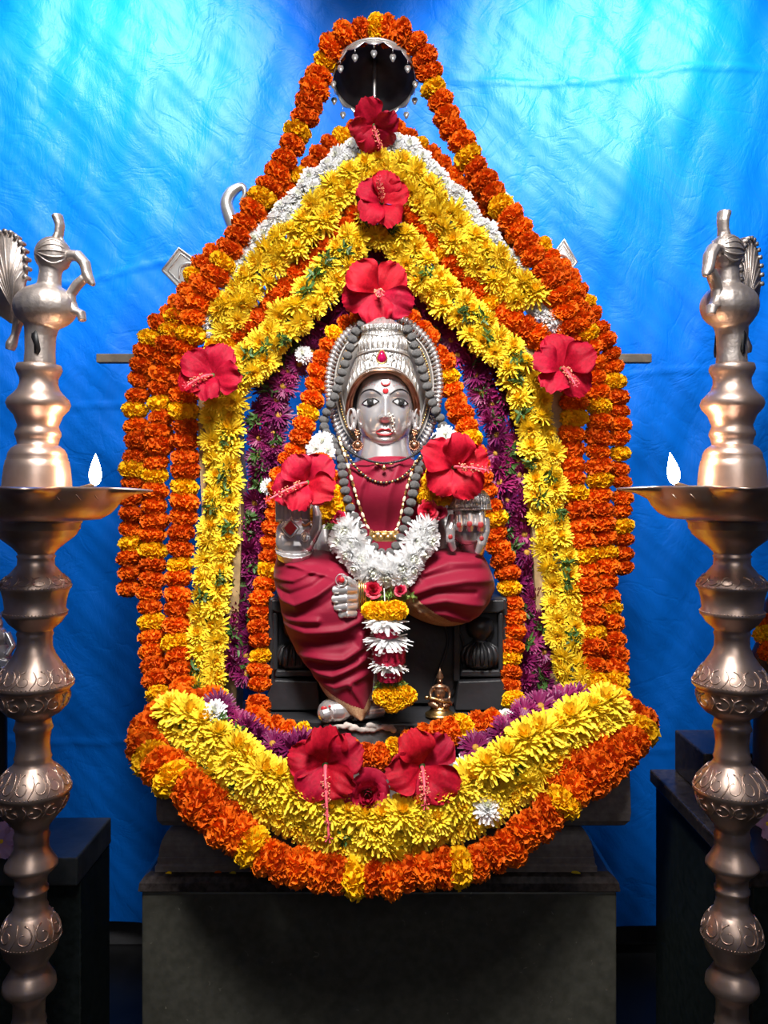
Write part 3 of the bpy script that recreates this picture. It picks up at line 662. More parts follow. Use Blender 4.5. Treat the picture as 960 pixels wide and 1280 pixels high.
# painted eyes
for s_, ex, hw_ in ((-1, 463, 9.6), (1, 500.6, 8.8)):
    mb = M(); rows = []
    for i in range(17):
        t = -1+2*i/16; row = []
        for j in range(9):
            v = -1+2*j/8; up = 4.5*(1-t*t)**.8; lo = 3.6*(1-t*t)**.9
            y = 503-t*s_*-1.0 + (-up*abs(v) if v < 0 else lo*v)
            row.append(FP(ex+hw_*t, y, .5+.7*(1-t*t)*(1-v*v)))
        rows.append(row)
    mb.grid(rows); eye = obj('eye', mb, EYEW, head)
    mb = M(); ic = FP(ex+.4, 502.4, 1.7); mb.ball(ic, (4.9*s8, .0019, 4.5*s8), 20, 0, 8); iris = obj('iris', mb, EYEI, eye)
    mb = M(); mb.ball(FP(ex+.4, 502.4, 2.5), (2.1*s8, .0012, 2.1*s8), 14, 0, 6); obj('pupil', mb, BLK, head)
    mb = M()
    upl = [FP(ex+hw_*1.12*t, 503+t*s_-4.9*max(0, 1-t*t)**.8, 1.2) for t in [-1+2*i/16 for i in range(17)]]
    lol = [FP(ex+hw_*t, 503+t*s_+3.8*max(0, 1-t*t)**.9, 1.0) for t in [-1+2*i/16 for i in range(17)]]
    mb.tube(upl, .0013, 6); mb.tube(lol, .0007, 6); obj('eyelid_line', mb, BLK, head, label='black painted eyelid line')
    br = [(450, 493), (454, 489), (461, 486.8), (468, 488), (473, 491), (477, 494.5)] if s_ < 0 else [(487, 494), (491, 490.5), (496, 487.6), (502, 486.6), (508, 488.5), (513, 493)]
    mb = M(); pp = spline([FP(x, y, .6) for x, y in br], 4); n = len(pp)
    mb.tube(pp, [.0004+.0012*math.sin(PI*i/(n-1)) for i in range(n)], 6); obj('eyebrow', mb, BLK, head, label='thin black painted eyebrow')
    mb = M()
    for i in range(7):
        t = i/6; x = (455+20*t) if s_ < 0 else (489+20*t); y = 487-3.4*math.sin(PI*t) - (4 if s_ < 0 else 4)*(1-t if s_ < 0 else t)*0.4
        mb.ball(FP(x, y-2.5, .4), .0009, 6, 0, 4)
    obj('brow_dots', mb, RED, head)
# lips
mb = M()
up = [(469.5, 540.5), (474, 538), (478.5, 536.6), (481.5, 537.4), (484.5, 536.6), (488, 538), (492, 540.3)]
mb.tube(spline([FP(x, y, .4) for x, y in up], 4), [0.0004+.0019*math.sin(PI*i/24) for i in range(25)], 8)
lo = [(470, 541), (475, 543), (481, 544), (487, 543), (492, 540.8)]
mb.tube(spline([FP(x, y, .2) for x, y in lo], 6), [0.0004+.0025*math.sin(PI*i/24) for i in range(25)], 8)
obj('lips', mb, RED, head, label='red painted lips')
mb = M(); mb.ball(FP(482, 489, .9), (3.7*s8, .0014, 3.7*s8), 14)
cr = [FP(482+5.2*math.sin(a), 478+4.0*math.cos(a), .9) for a in [-1.9+3.8*i/14 for i in range(15)]]
mb.tube(cr, [.0006+.0024*math.sin(PI*i/14) for i in range(15)], 7); obj('forehead_mark', mb, RED, head, label='red crescent and dot on the forehead')
mb = M()
for x, y in ((488.5, 521), (492, 523), (490, 527), (493, 529), (491, 533), (492.5, 537), (490, 539.5), (494, 540), (486.5, 518), (491, 519)): mb.ball(FP(x, y, 2.2), .0021, 8, 0, 6)
mb.tube([FP(488, 519, 1.5), FP(492, 528, 2.5), FP(492, 540, 2.2)], .0008, 6)
obj('nose_ring', mb, mat('pearl', (0.75, 0.68, 0.58), .25, coat=.5), stt, label='pearl nose ring on the viewer\'s right')
# earrings
for ex in (447, 518):
    mb = M()
    for k in range(9):
        a = k*GA; q = 3.2*math.sqrt(k/9); mb.ball(P(ex+q*math.cos(a)-1*(ex < 480), 541+q*1.4*math.sin(a), 1.80), .0026, 7, 0, 5)
    for k in range(16):
        a = 2*PI*k/16; mb.ball(P(ex+6*math.cos(a), 557+5.5*math.sin(a), 1.80), .0024, 7, 0, 5)
    mb.ball(P(ex, 557, 1.803), (.009, .004, .009), 12); mb.ball(P(ex, 549, 1.802), (.003, .003, .008))
    obj('earring', mb, COP, stt, label='copper and gold earring')

# crown: lathe-like shell whose lower rim arches over the forehead
CXc, CYc = P(478.5, 0, 1.80).x, 1.855
RT = [(388, 2), (391, 9), (395, 15), (399, 19.5), (402, 25), (404, 27), (409, 27), (411, 24.5), (414, 26.5), (420, 29), (436, 32.5), (438, 34.5), (441, 33.5), (450, 37), (460, 40.5), (470, 43), (480, 45), (500, 46.5), (525, 46)]
def yb(a):   # a=0 front
    q = min(1, abs(a)/1.45); return 464+50*q**2.4
mb = M(); rows = []
for i in range(121):
    s_ = i/120; row = []
    for k in range(144):
        a = -PI+2*PI*k/144; y = yb(a)+(388-yb(a))*s_; r_ = interp(RT, y)
        rl = 0
        if 413 < y < 436: rl = 1.5*abs(math.sin(12*a))*math.sin(PI*(y-413)/23)
        elif y < 410 and y > 399: rl = 1.7*abs(math.sin(13*a+.2))
        elif 441 < y: yy = (y-441)/max(1, yb(a)-441); rl = 1.3*abs(math.sin(20*a+yy*5*(1 if a > 0 else -1)))*math.sin(PI*min(1, max(0, yy)))
        r_ += rl
        row.append((CXc+r_*s8*math.sin(a), CYc-r_*s8*math.cos(a)*.98, FZ-(y-512)*s8))
    rows.append(row)
mb.grid(rows, 0, True); mb.cap(rows[-1])
crown = obj('crown', mb, SILR, stt, label='tall tiered embossed silver crown')
def CP_(a, y, lift=0):
    r_ = interp(RT, y)+lift; return Vector((CXc+r_*s8*math.sin(a), CYc-r_*s8*math.cos(a)*.98, FZ-(y-512)*s8))
mb = M(); an = [-1.7+3.4*i/60 for i in range(61)]
mb.tube([CP_(a, yb(a)+1, .3) for a in an], .0042, 8); obj('crown_rim', mb, COP, crown, label='copper coloured rim arching over the forehead')
an2 = [-2.0+4.0*i/60 for i in range(61)]
obj('crown_lining', M().grid([[CP_(a, yb(a)+1, .3) for a in an2], [CP_(a, yb(a)+3, -3) for a in an2], [CP_(a, yb(a)+3, -6) for a in an2], [CP_(a, yb(a)-12, -8) for a in an2]]), COP, crown, label='inner copper lip of the crown')
mb = M(); mb.tube([CP_(a, yb(a)-4, .8) for a in an], .0022, 7)
mb.tube([CP_(a, 437+4*abs(a), 1) for a in an], .0016, 6); mb.tube([CP_(a, 411, .6) for a in an], .0022, 6)
mb.tube([CP_(a, 420-10*math.exp(-(a*1.6)**2)*0-6*abs(a) if abs(a) < 1.2 else 413, 1.4) for a in an], .0011, 6)
for sgn in (-1, 1):   # scrolls either side of the jewel
    mb.tube([CP_(sgn*(.33+.10*t*math.cos(t*9)), 448-6*t*math.sin(t*9), 2.2) for t in [i/20 for i in range(21)]], .0016, 6)
    mb.tube([CP_(sgn*(.12+.5*t), 458-10*math.sin(t*PI*.8), 1.8) for t in [i/12 for i in range(13)]], .0013, 6)
for k in range(-9, 10):      # leaves standing along the lower tier
    a = k*.135
    if abs(k) < 2: continue
    yb_ = yb(a)-6; mb.tube([CP_(a, yb_, .8), CP_(a+.02*(1 if k > 0 else -1), yb_-8, 2.2), CP_(a+.05*(1 if k > 0 else -1), yb_-15, 1.2)], [.0022, .0036, .0006], 6, 0, .6)
for k in range(-6, 7):
    a = k*.2; mb.tube([CP_(a, 434, .5), CP_(a, 426, 2.2), CP_(a, 416, 1.0)], [.003, .0044, .0006], 6, 0, .6)
obj('crown_relief', mb, SILP, crown)
mb = M(); n = 16; c = CP_(-.03, 449, 3)
mb.grid([[c+Vector((x_*rr, -dd, z_*rr)) for x_, z_ in [(.0105*math.sin(2*PI*k/n)*(1 if math.cos(2*PI*k/n) < 0 else 1-.6*math.cos(2*PI*k/n)), .011*math.cos(2*PI*k/n)*(1.6 if math.cos(2*PI*k/n) > 0 else 1)) for k in range(n)]] for rr, dd in ((1, 0), (.85, .003), (.5, .005), (.01, .0055))], 0, True)
obj('jewel', mb, RUBY, crown, label='drop-shaped dark red jewel')
mb = M(); pts = [c+Vector((x_*1.12, -.001, z_*1.12)) for x_, z_ in [(.0105*math.sin(2*PI*k/n)*(1 if math.cos(2*PI*k/n) < 0 else 1-.6*math.cos(2*PI*k/n)), .011*math.cos(2*PI*k/n)*(1.6 if math.cos(2*PI*k/n) > 0 else 1)) for k in range(n+1)]]
mb.tube(pts, .0016, 6); obj('jewel_setting', mb, GLD, crown)
# black filler strips stand in for the shaded gap between crown and temples
for sx in (-1, 1):
    mb = M(); mb.tube([Vector((FX+sx*x*s8, FY-d*s8, FZ-(y-512)*s8)) for x, y, d in ((20, 464, 26), (32, 472, 18), (37.5, 484, 10), (39, 498, 4), (39, 512, 0))], [.006, .007, .008, .008, .005], 10)
    obj('temple_gap_fill', mb, BLK, stt, label='black filler strip for the shaded gap beside the temple')
# halo behind the head
OUT = [(480, 392), (455, 398), (436, 411), (420, 430), (411, 455), (408, 480), (410, 500), (413, 515), (417, 530), (424, 546), (438, 565), (456, 577), (480, 582)]
left = spline([Vector((x, y, 0)) for x, y in OUT], 6); full = left+[Vector((960-p.x, p.y, 0)) for p in left[::-1][1:-1]]
Yh = 1.915
fr, _ = resample(full+[full[0]], 5.6)
mb = M(); mb.prism([P(480+(p.x-480)*.93, 488+(p.y-488)*.93, Yh) for p in full], (0, .008, 0))
halo = obj('halo_plate', mb, SILP, stt, True, 'oval silver halo plate with lobed edge')
mb = M()
for p in fr:
    d = (Vector((480, 488, 0))-p).normalized(); a, b = p-d*1, p+d*9
    mb.tube([P(a.x, a.y, Yh-.002), P((a+d*3).x, (a+d*3).y, Yh-.008), P(b.x, b.y, Yh-.002)], [.0050, .0062, .0024], 8)
obj('halo_lobes', mb, SIL, halo)
for sc_, rr, mt, nm in ((.855, .0022, SILP, 'halo_bead_line'), (.80, .0026, GLD, 'halo_gold_line'), (.745, .0022, SILP, 'halo_bead_line')):
    mb = M(); ring = [P(480+(p.x-480)*sc_, 488+(p.y-488)*(sc_+.02), Yh-.003) for p in full+[full[0]]]
    if mt is GLD:
        for q in resample(ring, .0065)[0]: mb.ball(q, .0028, 6, 0, 4)
    else: mb.tube(ring, rr, 6)
    obj(nm, mb, mt, halo)

# ---- cloth
def dist_pl(px, py, pl):
    best = 1e9
    for (a, b), (c, d) in zip(pl, pl[1:]):
        vx, vy = c-a, d-b; t = max(0, min(1, ((px-a)*vx+(py-b)*vy)/(vx*vx+vy*vy)))
        e = math.hypot(px-a-vx*t, py-b-vy*t); best = min(best, e)
    return best
def folds(px, py, lst):
    h = 0
    for amp, sg, pl in lst:
        d = dist_pl(px, py, pl)
        if d < sg*3: h += amp*math.exp(-d*d/(2*sg*sg))
    return h
def drape(name, rng, lo_t, hi_t, cy, bulge, fl, vertical=False, ni=110, nj=90, matf=None, mats=None, label=None, back=.03, parent=None):
    """closed pillow of cloth: across each slice runs an edge-to-edge curve bulging forwards"""
    rows = []; pxs = []
    for i in range(ni+1):
        c_ = rng[0]+(rng[1]-rng[0])*i/ni; a, b = sinterp(lo_t, c_), sinterp(hi_t, c_); row = []; pr = []
        Yc = interp(cy, c_); bu = sinterp(bulge, c_)
        for k in range(nj+1):
            t = k/nj; ang = PI*t; q = (a+b)/2-(b-a)/2*math.cos(ang); dep = bu*(math.sin(ang)**.75)
            px, py = (c_, q) if vertical else (q, c_)
            fo = 1.6*folds(px, py, fl)*min(1, math.sin(ang)*3)
            Y = Yc-dep-fo; row.append(P(px, py, Y) if True else None); pr.append((px, py))
        # hold silhouette: place at pixel using a nominal depth so the shape has true thickness
        Yn = Yc-bu*.6
        row = [Vector(((px-CX)*Yn/F, p.y, H-(py-HY)*Yn/F)) for (px, py), p in zip(pr, row)]
        for k in range(1, 12):
            ang = PI*k/12; q = (a+b)/2+(b-a)/2*math.cos(ang); px, py = (c_, q) if vertical else (q, c_)
            row.append(Vector(((px-CX)*Yn/F, Yc+back*math.sin(ang), H-(py-HY)*Yn/F))); pr.append((px, py))
        rows.append(row); pxs.append(pr)
    mf = (lambda i, j: matf(*pxs[i][j])) if matf else None
    mb = M().grid(rows, 0, True, mf); mb.cap(rows[0]); mb.cap(rows[-1][::-1])
    return obj(name, mb, mats or SAR, parent or stt, True, label)
# bodice
FB = [(.004, 3, [(470, 580), (450, 610), (440, 660)]), (.004, 3, [(500, 578), (485, 620), (480, 665)]), (.003, 2.5, [(520, 585), (505, 630), (495, 665)]), (-.003, 2, [(460, 595), (452, 640)]), (.003, 2, [(455, 590), (500, 572)])]
drape('bodice', (571, 705), [(571, 462), (576, 446), (584, 428), (595, 412), (620, 410), (650, 420), (680, 418), (705, 410)], [(571, 512), (576, 522), (584, 535), (595, 548), (620, 550), (650, 540), (680, 545), (705, 550)],
      [(571, 1.87), (600, 1.87), (705, 1.88)], [(571, .085), (585, .10), (620, .11), (660, .085), (705, .09)], FB, label='maroon cloth crossing the chest')
# hanging leg
FL1 = [(.006, 2.5, [(350, 700), (372, 704), (400, 712), (440, 722)]), (.005, 2.2, [(340, 722), (370, 722), (398, 708)]), (-.004, 2.5, [(345, 735), (365, 740), (395, 728), (415, 712)]), (.009, 3, [(337, 728), (352, 748), (372, 752), (400, 738), (422, 722)]), (.006, 4, [(343, 712), (370, 700), (405, 694)]),
       (.006, 3, [(345, 765), (360, 772), (400, 770)]), (-.004, 3.5, [(350, 758), (372, 764), (405, 752), (430, 735)]), (.007, 3.5, [(356, 780), (385, 785), (430, 781), (455, 770)]),
       (-.005, 4, [(362, 796), (400, 800), (440, 795)]), (.008, 3.5, [(370, 818), (400, 816), (432, 817), (452, 805), (455, 790)]),
       (.008, 3, [(380, 828), (400, 836), (418, 837), (445, 826), (470, 812)]), (-.005, 3, [(390, 822), (420, 827), (445, 820)]), (.006, 3, [(392, 846), (420, 852), (460, 838)]), (.005, 2.5, [(440, 850), (452, 870), (460, 888)]), (.004, 2, [(430, 700), (425, 730), (440, 760)])]
hem = [(400, 857), (415, 872), (430, 881), (445, 886), (460, 884), (475, 870)]
def m1(px, py):
    hy = interp([(385, 836), (395, 846), (405, 855), (420, 864), (440, 874), (455, 880), (462, 868), (470, 850), (475, 840)], px)
    return 1 if py > hy and px < 464 and py > 845 else 0
drape('hanging_leg_drape', (688, 894), [(688, 360), (694, 345), (705, 340), (720, 337), (740, 340), (765, 346), (790, 352), (810, 362), (830, 376), (850, 391), (870, 404), (885, 424), (894, 446)],
      [(688, 405), (694, 430), (705, 455), (720, 470), (740, 478), (790, 478), (850, 471), (870, 468), (885, 465), (894, 458)],
      [(688, 1.90), (760, 1.87), (830, 1.85), (894, 1.82)], [(688, .10), (700, .145), (720, .18), (750, .19), (800, .165), (850, .14), (894, .11)], FL1, matf=m1, mats=[SAR, ZARI], label='maroon cloth over the hanging leg with a woven gold hem', ni=160, nj=120)
# folded leg
FL2 = [(.007, 4, [(505, 742), (540, 728), (580, 722), (615, 722)]), (-.004, 3, [(510, 750), (545, 738), (590, 738)]), (.007, 4, [(520, 752), (555, 746), (600, 755)]), (.006, 3.5, [(530, 712), (560, 700), (600, 700)]),
       (.006, 3, [(525, 762), (555, 765), (585, 775)]), (.004, 3, [(545, 772), (575, 776), (600, 770)]), (-.004, 3, [(530, 720), (570, 711), (612, 710)]), (-.005, 2.5, [(507, 735), (520, 752), (545, 772), (575, 782)])]
def m2(px, py):
    ly = interp([(450, 690), (498, 718), (510, 734), (524, 748), (542, 762), (562, 774), (588, 780), (620, 790)], px)
    return 1 if py > ly else 0
drape('folded_leg_drape', (452, 617), [(452, 700), (480, 697), (510, 695), (540, 691), (565, 687), (590, 688), (604, 694), (612, 706), (617, 725)],
      [(452, 742), (480, 752), (500, 764), (520, 777), (540, 785), (560, 788), (580, 785), (598, 775), (611, 758), (617, 740)],
      [(452, 1.88), (617, 1.86)], [(452, .10), (500, .135), (550, .15), (590, .135), (608, .10), (617, .05)], FL2, True, 150, 110, m2, [SAR, ZARI], 'maroon cloth over the folded leg with a copper-gold border')
# stitched dashes on the hem and small mark on the knee
mb = M()
for k in range(22):
    t = k/21; x = 402+56*t; y = interp([(395, 850), (405, 858), (420, 868), (440, 877), (460, 886)], x)
    Yq = 1.765-.045*math.sin(t*PI)**.5-.02*t; mb.tube([P(x, y-4.5, Yq), P(x+.8, y-.5, Yq)], .0010, 5)
obj('hem_stitching', mb, TH, stt)
# foot and ankle
mb = M()
def Tb(pts, rad, flat=1.0, seg=12): mb.tube([P(*p) for p in pts], [r*1.74/F for r in rad], seg, 0, flat)
mb.ball(P(420, 887, 1.735), (.040, .034, .026)); mb.ball(P(438, 884, 1.765), (.036, .028, .026)); mb.ball(P(460, 880, 1.79), (.030, .026, .026)); mb.ball(P(409, 891, 1.722), (.022, .030, .020))
Tb([(468, 780, 1.80), (468, 840, 1.79), (466, 875, 1.78)], [17, 13, 15])
Tb([(440, 893, 1.75), (478, 888, 1.78)], [9, 9])
for k, (dx, yy, Yk) in enumerate(((0, 893, 1.700), (1.5, 894, 1.714), (2, 893, 1.727), (3, 892, 1.738), (5, 891, 1.748))):
    r_ = (8.6, 7.4, 6.8, 6.2, 5.6)[k]; Tb([(412+dx, yy-2, Yk), (404+dx, yy, Yk-.004), (400.5+dx, yy+1, Yk-.004)], [r_, r_*.95, r_*.7])
blob('foot', mb, SIL, stt, .0018, 3, 'silver foot with five toes pointing left')
mb = M(); mb.ball(P(405, 886, 1.692), (.0075, .003, .006), 12); mb.ball(P(412, 883, 1.70), (.003, .003, .003)); obj('foot_mark', mb, RED, stt, label='red powder mark on the toes')

# hands
def hand_raised():
    mb = M(); Y = 1.765
    def t_(pts, rad, fl=1): mb.tube([P(*p) for p in pts], [r*Y/F for r in rad], 12, 0, fl)
    mb.ball(P(368, 668, Y), (24*Y/F, .017, 26*Y/F)); mb.ball(P(368, 682, Y+.004), (24*Y/F, .022, 15*Y/F)); mb.ball(P(384, 675, Y-.006), (10*Y/F, .014, 15*Y/F)); mb.ball(P(353, 676, Y-.004), (9*Y/F, .012, 14*Y/F))
    for x, tp, r_ in ((350, 606, 5.6), (360, 596, 6.3), (371, 592, 6.6), (382, 600, 6.2)):
        t_([(x, 652, Y), (x-.5, (652+tp)/2, Y-.006), (x-1, tp+6, Y+.001), (x-1, tp, Y+.004)], [r_*1.05, r_, r_*.85, r_*.55])
    t_([(388, 676, Y-.002), (396, 660, Y-.012), (397, 644, Y-.016), (394, 632, Y-.014)], [7.5, 7, 6, 4])
    t_([(368, 686, Y+.012), (368, 696, Y+.02)], [25, 22])
    h = blob('hand', mb, SIL, stt, .0017, 3, 'raised silver hand, palm forward, fingers up behind a hibiscus')
    mb = M(); c = P(363, 660, Y-.019)
    mb.prism([c+Vector((x*s8, 0, z*s8)) for x, z in ((0, 9), (4.5, 4), (8, 0), (4.5, -5), (0, -9), (-5, -5), (-8, 0), (-4.5, 4))], (0, .004, 0)); obj('palm_mark', mb, RED, h, False, 'red diamond mark on the palm', .001)
    mb = M(); mb.tube([c+Vector((x*1.35*s8, .001, z*1.35*s8)) for x, z in ((0, 9), (4.5, 4), (8, 0), (4.5, -5), (0, -9), (-5, -5), (-8, 0), (-4.5, 4), (0, 9))], .0014, 6)
    mb.tube([P(381+5*math.cos(a), 671+6*math.sin(a), Y-.020) for a in [i*.5 for i in range(13)]], .0012, 6)
    for k in range(4): mb.ball(P(350+10.5*k, 650, Y-.009), (.008, .004, .003), 8)
    obj('palm_relief', mb, SILP, h)
    mb = M(); mb.tube([P(378+i*2.3, 655+2*math.sin(i), Y-.016-.003*math.sin(i*PI/7)) for i in range(8)], .0022, 7); obj('finger_ring', mb, GLD, h, label='gold chain across the palm')
hand_raised()
def hand_lowered():
    mb = M(); Y = 1.79
    def t_(pts, rad, fl=1): mb.tube([P(*p) for p in pts], [r*Y/F for r in rad], 12, 0, fl)
    mb.ball(P(587, 640, Y), (21*Y/F, .026, 20*Y/F)); mb.ball(P(586, 660, Y-.002), (24*Y/F, .026, 22*Y/F))
    for x0_, x1_, r_ in ((574, 575, 6.0), (587, 588, 6.4), (600, 601, 6.2)):
        t_([(x0_, 632, Y-.018), (x0_, 645, Y-.034), (x1_, 656, Y-.038), (x1_, 663, Y-.030)], [r_, r_, r_*.95, r_*.7])
    t_([(567, 645, Y-.012), (563, 662, Y-.026), (563, 676, Y-.026), (567, 688, Y-.018)], [6.5, 6.6, 6, 4])
    t_([(606, 648, Y-.008), (606, 665, Y-.022), (602, 680, Y-.024), (597, 692, Y-.018)], [6.5, 6.6, 6, 4.2])
    h = blob('hand', mb, SIL, stt, .0018, 3, 'lowered silver hand with curled fingers and red nails')
    for x, y, yy, r_ in ((574, 656, Y-.046, 4.2), (587, 655, Y-.0475, 4.4), (601, 656, Y-.0465, 4.8), (563, 671, Y-.0365, 3.6), (602, 673, Y-.034, 3.6)):
        mb = M(); mb.ball(P(x, y, yy), (.78*r_*Y/F, .0020, .85*r_*Y/F), 12); obj('nail', mb, NAIL, h, label='red painted nail')
    mb = M(); rows = []
    for i in range(13):
        t = i/12; r_ = 26*math.cos(t*1.15)**.8; rows.append([P(587, 634, Y)+Vector(((r_+(1.2*abs(math.sin(k*.5*2))))*math.cos(2*PI*k/48)*Y/F, (r_+1.2*abs(math.sin(k*1.0)))*.95*math.sin(2*PI*k/48)*Y/F, 22*math.sin(t*1.5)*Y/F)) for k in range(48)])
    mb.grid(rows, 0, True); mb.cap(rows[-1]); mb.tube([P(587, 636, Y)+Vector((26.5*math.cos(a)*Y/F, 26*math.sin(a)*Y/F, 0)) for a in [2*PI*k/32 for k in range(33)]], .003, 7)
    for k in range(20):
        a = PI+PI*k/19; q = P(587, 630, Y)+Vector((25*math.cos(a)*Y/F, 25*math.sin(a)*Y/F, 0)); mb.tube([q, q+Vector((-.12*math.cos(a)*.04, -.12*math.sin(a)*.04-.002, .012)), q+Vector((-.010*math.cos(a), -.010*math.sin(a), .022))], [.003, .004, .001], 6)
    obj('cuff', mb, SILR, h, label='domed ribbed silver cuff')
hand_lowered()
def hand_resting():
    mb = M(); Y = 1.70
    def t_(pts, rad, fl=1): mb.tube([P(*p) for p in pts], [r*Y/F for r in rad], 12, 0, fl)
    mb.ball(P(441, 746, Y+.012), (.018, .022, .038)); 
    for k, (y, xl, r_) in enumerate(((738, 419, 6.2), (749, 418, 6.2), (759, 421, 5.9), (768, 427, 5.2))):
        t_([(444, y-1, Y+.002), (432, y-1, Y-.014), (xl, y, Y-.012), (xl+1, y+1, Y+.004), (xl+9, y+2, Y+.010)], [r_, r_*1.05, r_, r_*.9, r_*.7])
    t_([(442, 735, Y+.002), (434, 727, Y-.010), (426, 725, Y-.016)], [7, 7.2, 6.4])
    h = blob('hand', mb, SIL, stt, .0016, 2, 'silver hand closed on the thigh with a red-jewelled ring')
    mb = M(); mb.ball(P(427, 725, Y-.027), (.0065, .003, .0065), 12); obj('ring_stone', mb, RED, h)
    mb = M(); mb.tube([P(427+7.5*math.cos(a), 725+7.5*math.sin(a), Y-.024) for a in [2*PI*i/16 for i in range(17)]], .0012, 6)
    for y, x in ((740, 421), (751, 420), (761, 424)): mb.tube([P(x+5*math.cos(a), y+1.5, Y-.010-.012*math.sin(a)) for a in [PI*i/8 for i in range(9)]], .0012, 6)
    obj('finger_ring', mb, SILP, h)
    mb = M()
    for j in range(4): mb.tube([P(449+j*2.6, 744+20*math.cos(a), Y+.022-.026*math.sin(a)) for a in [2*PI*i/20 for i in range(21)]], .0016, 6)
    obj('bangle', mb, GLD, h, label='stack of thin bangles')
hand_resting()

# ------------------------------------------------------------------ necklaces on the statue
def chainthing(name, label, cat, pts, r, step, mats, alt=None, shape=None, partname='bead', group=None):
    path = spline([P(*p) for p in pts]); pos, tan = resample(path, step*pts[len(pts)//2][2]/F)
    root = thing(name, label, cat, min(pos, key=lambda p: p.z), group); thread(root, path, .0008, BLK, 'cord')
    base = M()
    if shape == 'diamond': base.ball((0, 0, 0), (.62, .62, 1.2), 6, 0, 4)
    elif shape == 'seed':
        rows = []
        for i in range(15):
            a = PI*i/14; rows.append([(math.sin(a)*math.cos(b)*(1+.07*math.sin(5*b)+.05*math.sin(17*b+a*9)), math.sin(a)*math.sin(b)*(1+.07*math.sin(5*b)+.05*math.sin(17*b+a*9)), math.cos(a)*.93) for b in [2*PI*k/30 for k in range(30)]])
        base.grid(rows, 0, True)
    else: base.ball((0, 0, 0), 1, 8, 0, 6)
    mes = [base.mesh(partname, [m_], shape != 'diamond') for m_ in mats]
    for i, (p, t) in enumerate(zip(pos, tan)):
        o = bpy.data.objects.new(partname, mes[i % len(mes)] if not alt else mes[alt(i)]); C.objects.link(o); o.parent = root; o.location = p-WO[root.name]
        o.rotation_mode = 'QUATERNION'; o.rotation_quaternion = rot_axis(t); s_ = r*p.y/F*random.uniform(.94, 1.06); o.scale = (s_, s_, s_)
    return root
RUD = [(452, 406, 1.86), (443, 418, 1.865), (437, 436, 1.865), (431, 455, 1.865), (425, 474, 1.87), (419, 493, 1.87), (411, 510, 1.87), (405, 524, 1.88), (407, 540, 1.86), (419, 554, 1.83), (426, 570, 1.80), (428, 590, 1.775), (432, 615, 1.755), (438, 635, 1.75), (447, 655, 1.745), (459, 674, 1.74), (474, 690, 1.735), (488, 691, 1.735), (499, 676, 1.74), (506, 656, 1.745), (512, 636, 1.75), (517, 612, 1.755), (521, 592, 1.775), (529, 575, 1.80), (541, 560, 1.83), (551, 545, 1.86), (553, 530, 1.88), (545, 514, 1.87), (538, 496, 1.87), (532, 476, 1.865), (526, 455, 1.865), (519, 436, 1.865), (513, 418, 1.865), (504, 407, 1.86)]
chainthing('seed_bead_garland', 'long garland of rough grey rudraksha seeds framing the crown and hanging to the waist', 'bead garland', RUD, 6.1, 11.6, [BEAD], shape='seed', partname='seed_bead')
chainthing('diamond_bead_necklace', 'long V-shaped necklace of gold and cream diamond beads inside the seed garland', 'necklace', [(424, 548, 1.80), (432, 572, 1.78), (440, 600, 1.765), (447, 625, 1.76), (456, 650, 1.755), (464, 664, 1.75), (480, 668, 1.745), (494, 664, 1.75), (500, 648, 1.755), (505, 625, 1.76), (512, 598, 1.765), (522, 572, 1.78)], 3.4, 8.2, [GLD, mat('cream_shell', (.62, .5, .36), .4)], shape='diamond')
chainthing('black_cord_necklace', 'thin black cord necklace lying highest at the neck with a small gold drop', 'necklace', [(421, 545, 1.81), (430, 558, 1.79), (445, 569, 1.775), (462, 576, 1.765), (480, 579, 1.76), (500, 576, 1.765), (520, 567, 1.775), (535, 553, 1.79), (545, 543, 1.81)], 1.7, 2.6, [BLK], shape=None)
n2 = chainthing('black_bead_necklace', 'black and gold bead necklace hanging just below the black cord', 'necklace', [(428, 556, 1.795), (440, 578, 1.775), (455, 594, 1.765), (470, 602, 1.76), (484, 603, 1.757), (500, 598, 1.76), (514, 586, 1.768), (528, 566, 1.785)], 1.9, 3.6, [BLK, GLD])
mb = M(); c = P(480, 585, 1.755); mb.ball(c, (.005, .004, .006), 10); mb.tube([c, c+Vector((0, 0, .008))], .001, 5)
for dx in (-9, 9): mb.tube([P(480+dx-3, 580, 1.757), P(480+dx+3, 580, 1.757)], .0018, 7)
pd = obj('gold_pendant', mb, GLD); tag(pd, 'tiny gold drop pendant at the centre of the throat', 'pendant')
mb = M(); Yg = 1.745
mb.prism([P(x, y, Yg) for x, y in ((462, 664), (498, 664), (500, 670), (492, 677), (470, 677), (461, 670))], (0, .006, 0))
for k in range(4): mb.ball(P(467+9*k, 672, Yg-.003), (.006, .004, .006), 10); mb.ball(P(467+9*k, 665, Yg-.003), (.004, .003, .002), 8)
bp_ = obj('gold_plaque', mb, GLD, None, True, None, .001); tag(bp_, 'small gold plaque of the necklace resting at the waist above the white flowers', 'pendant')

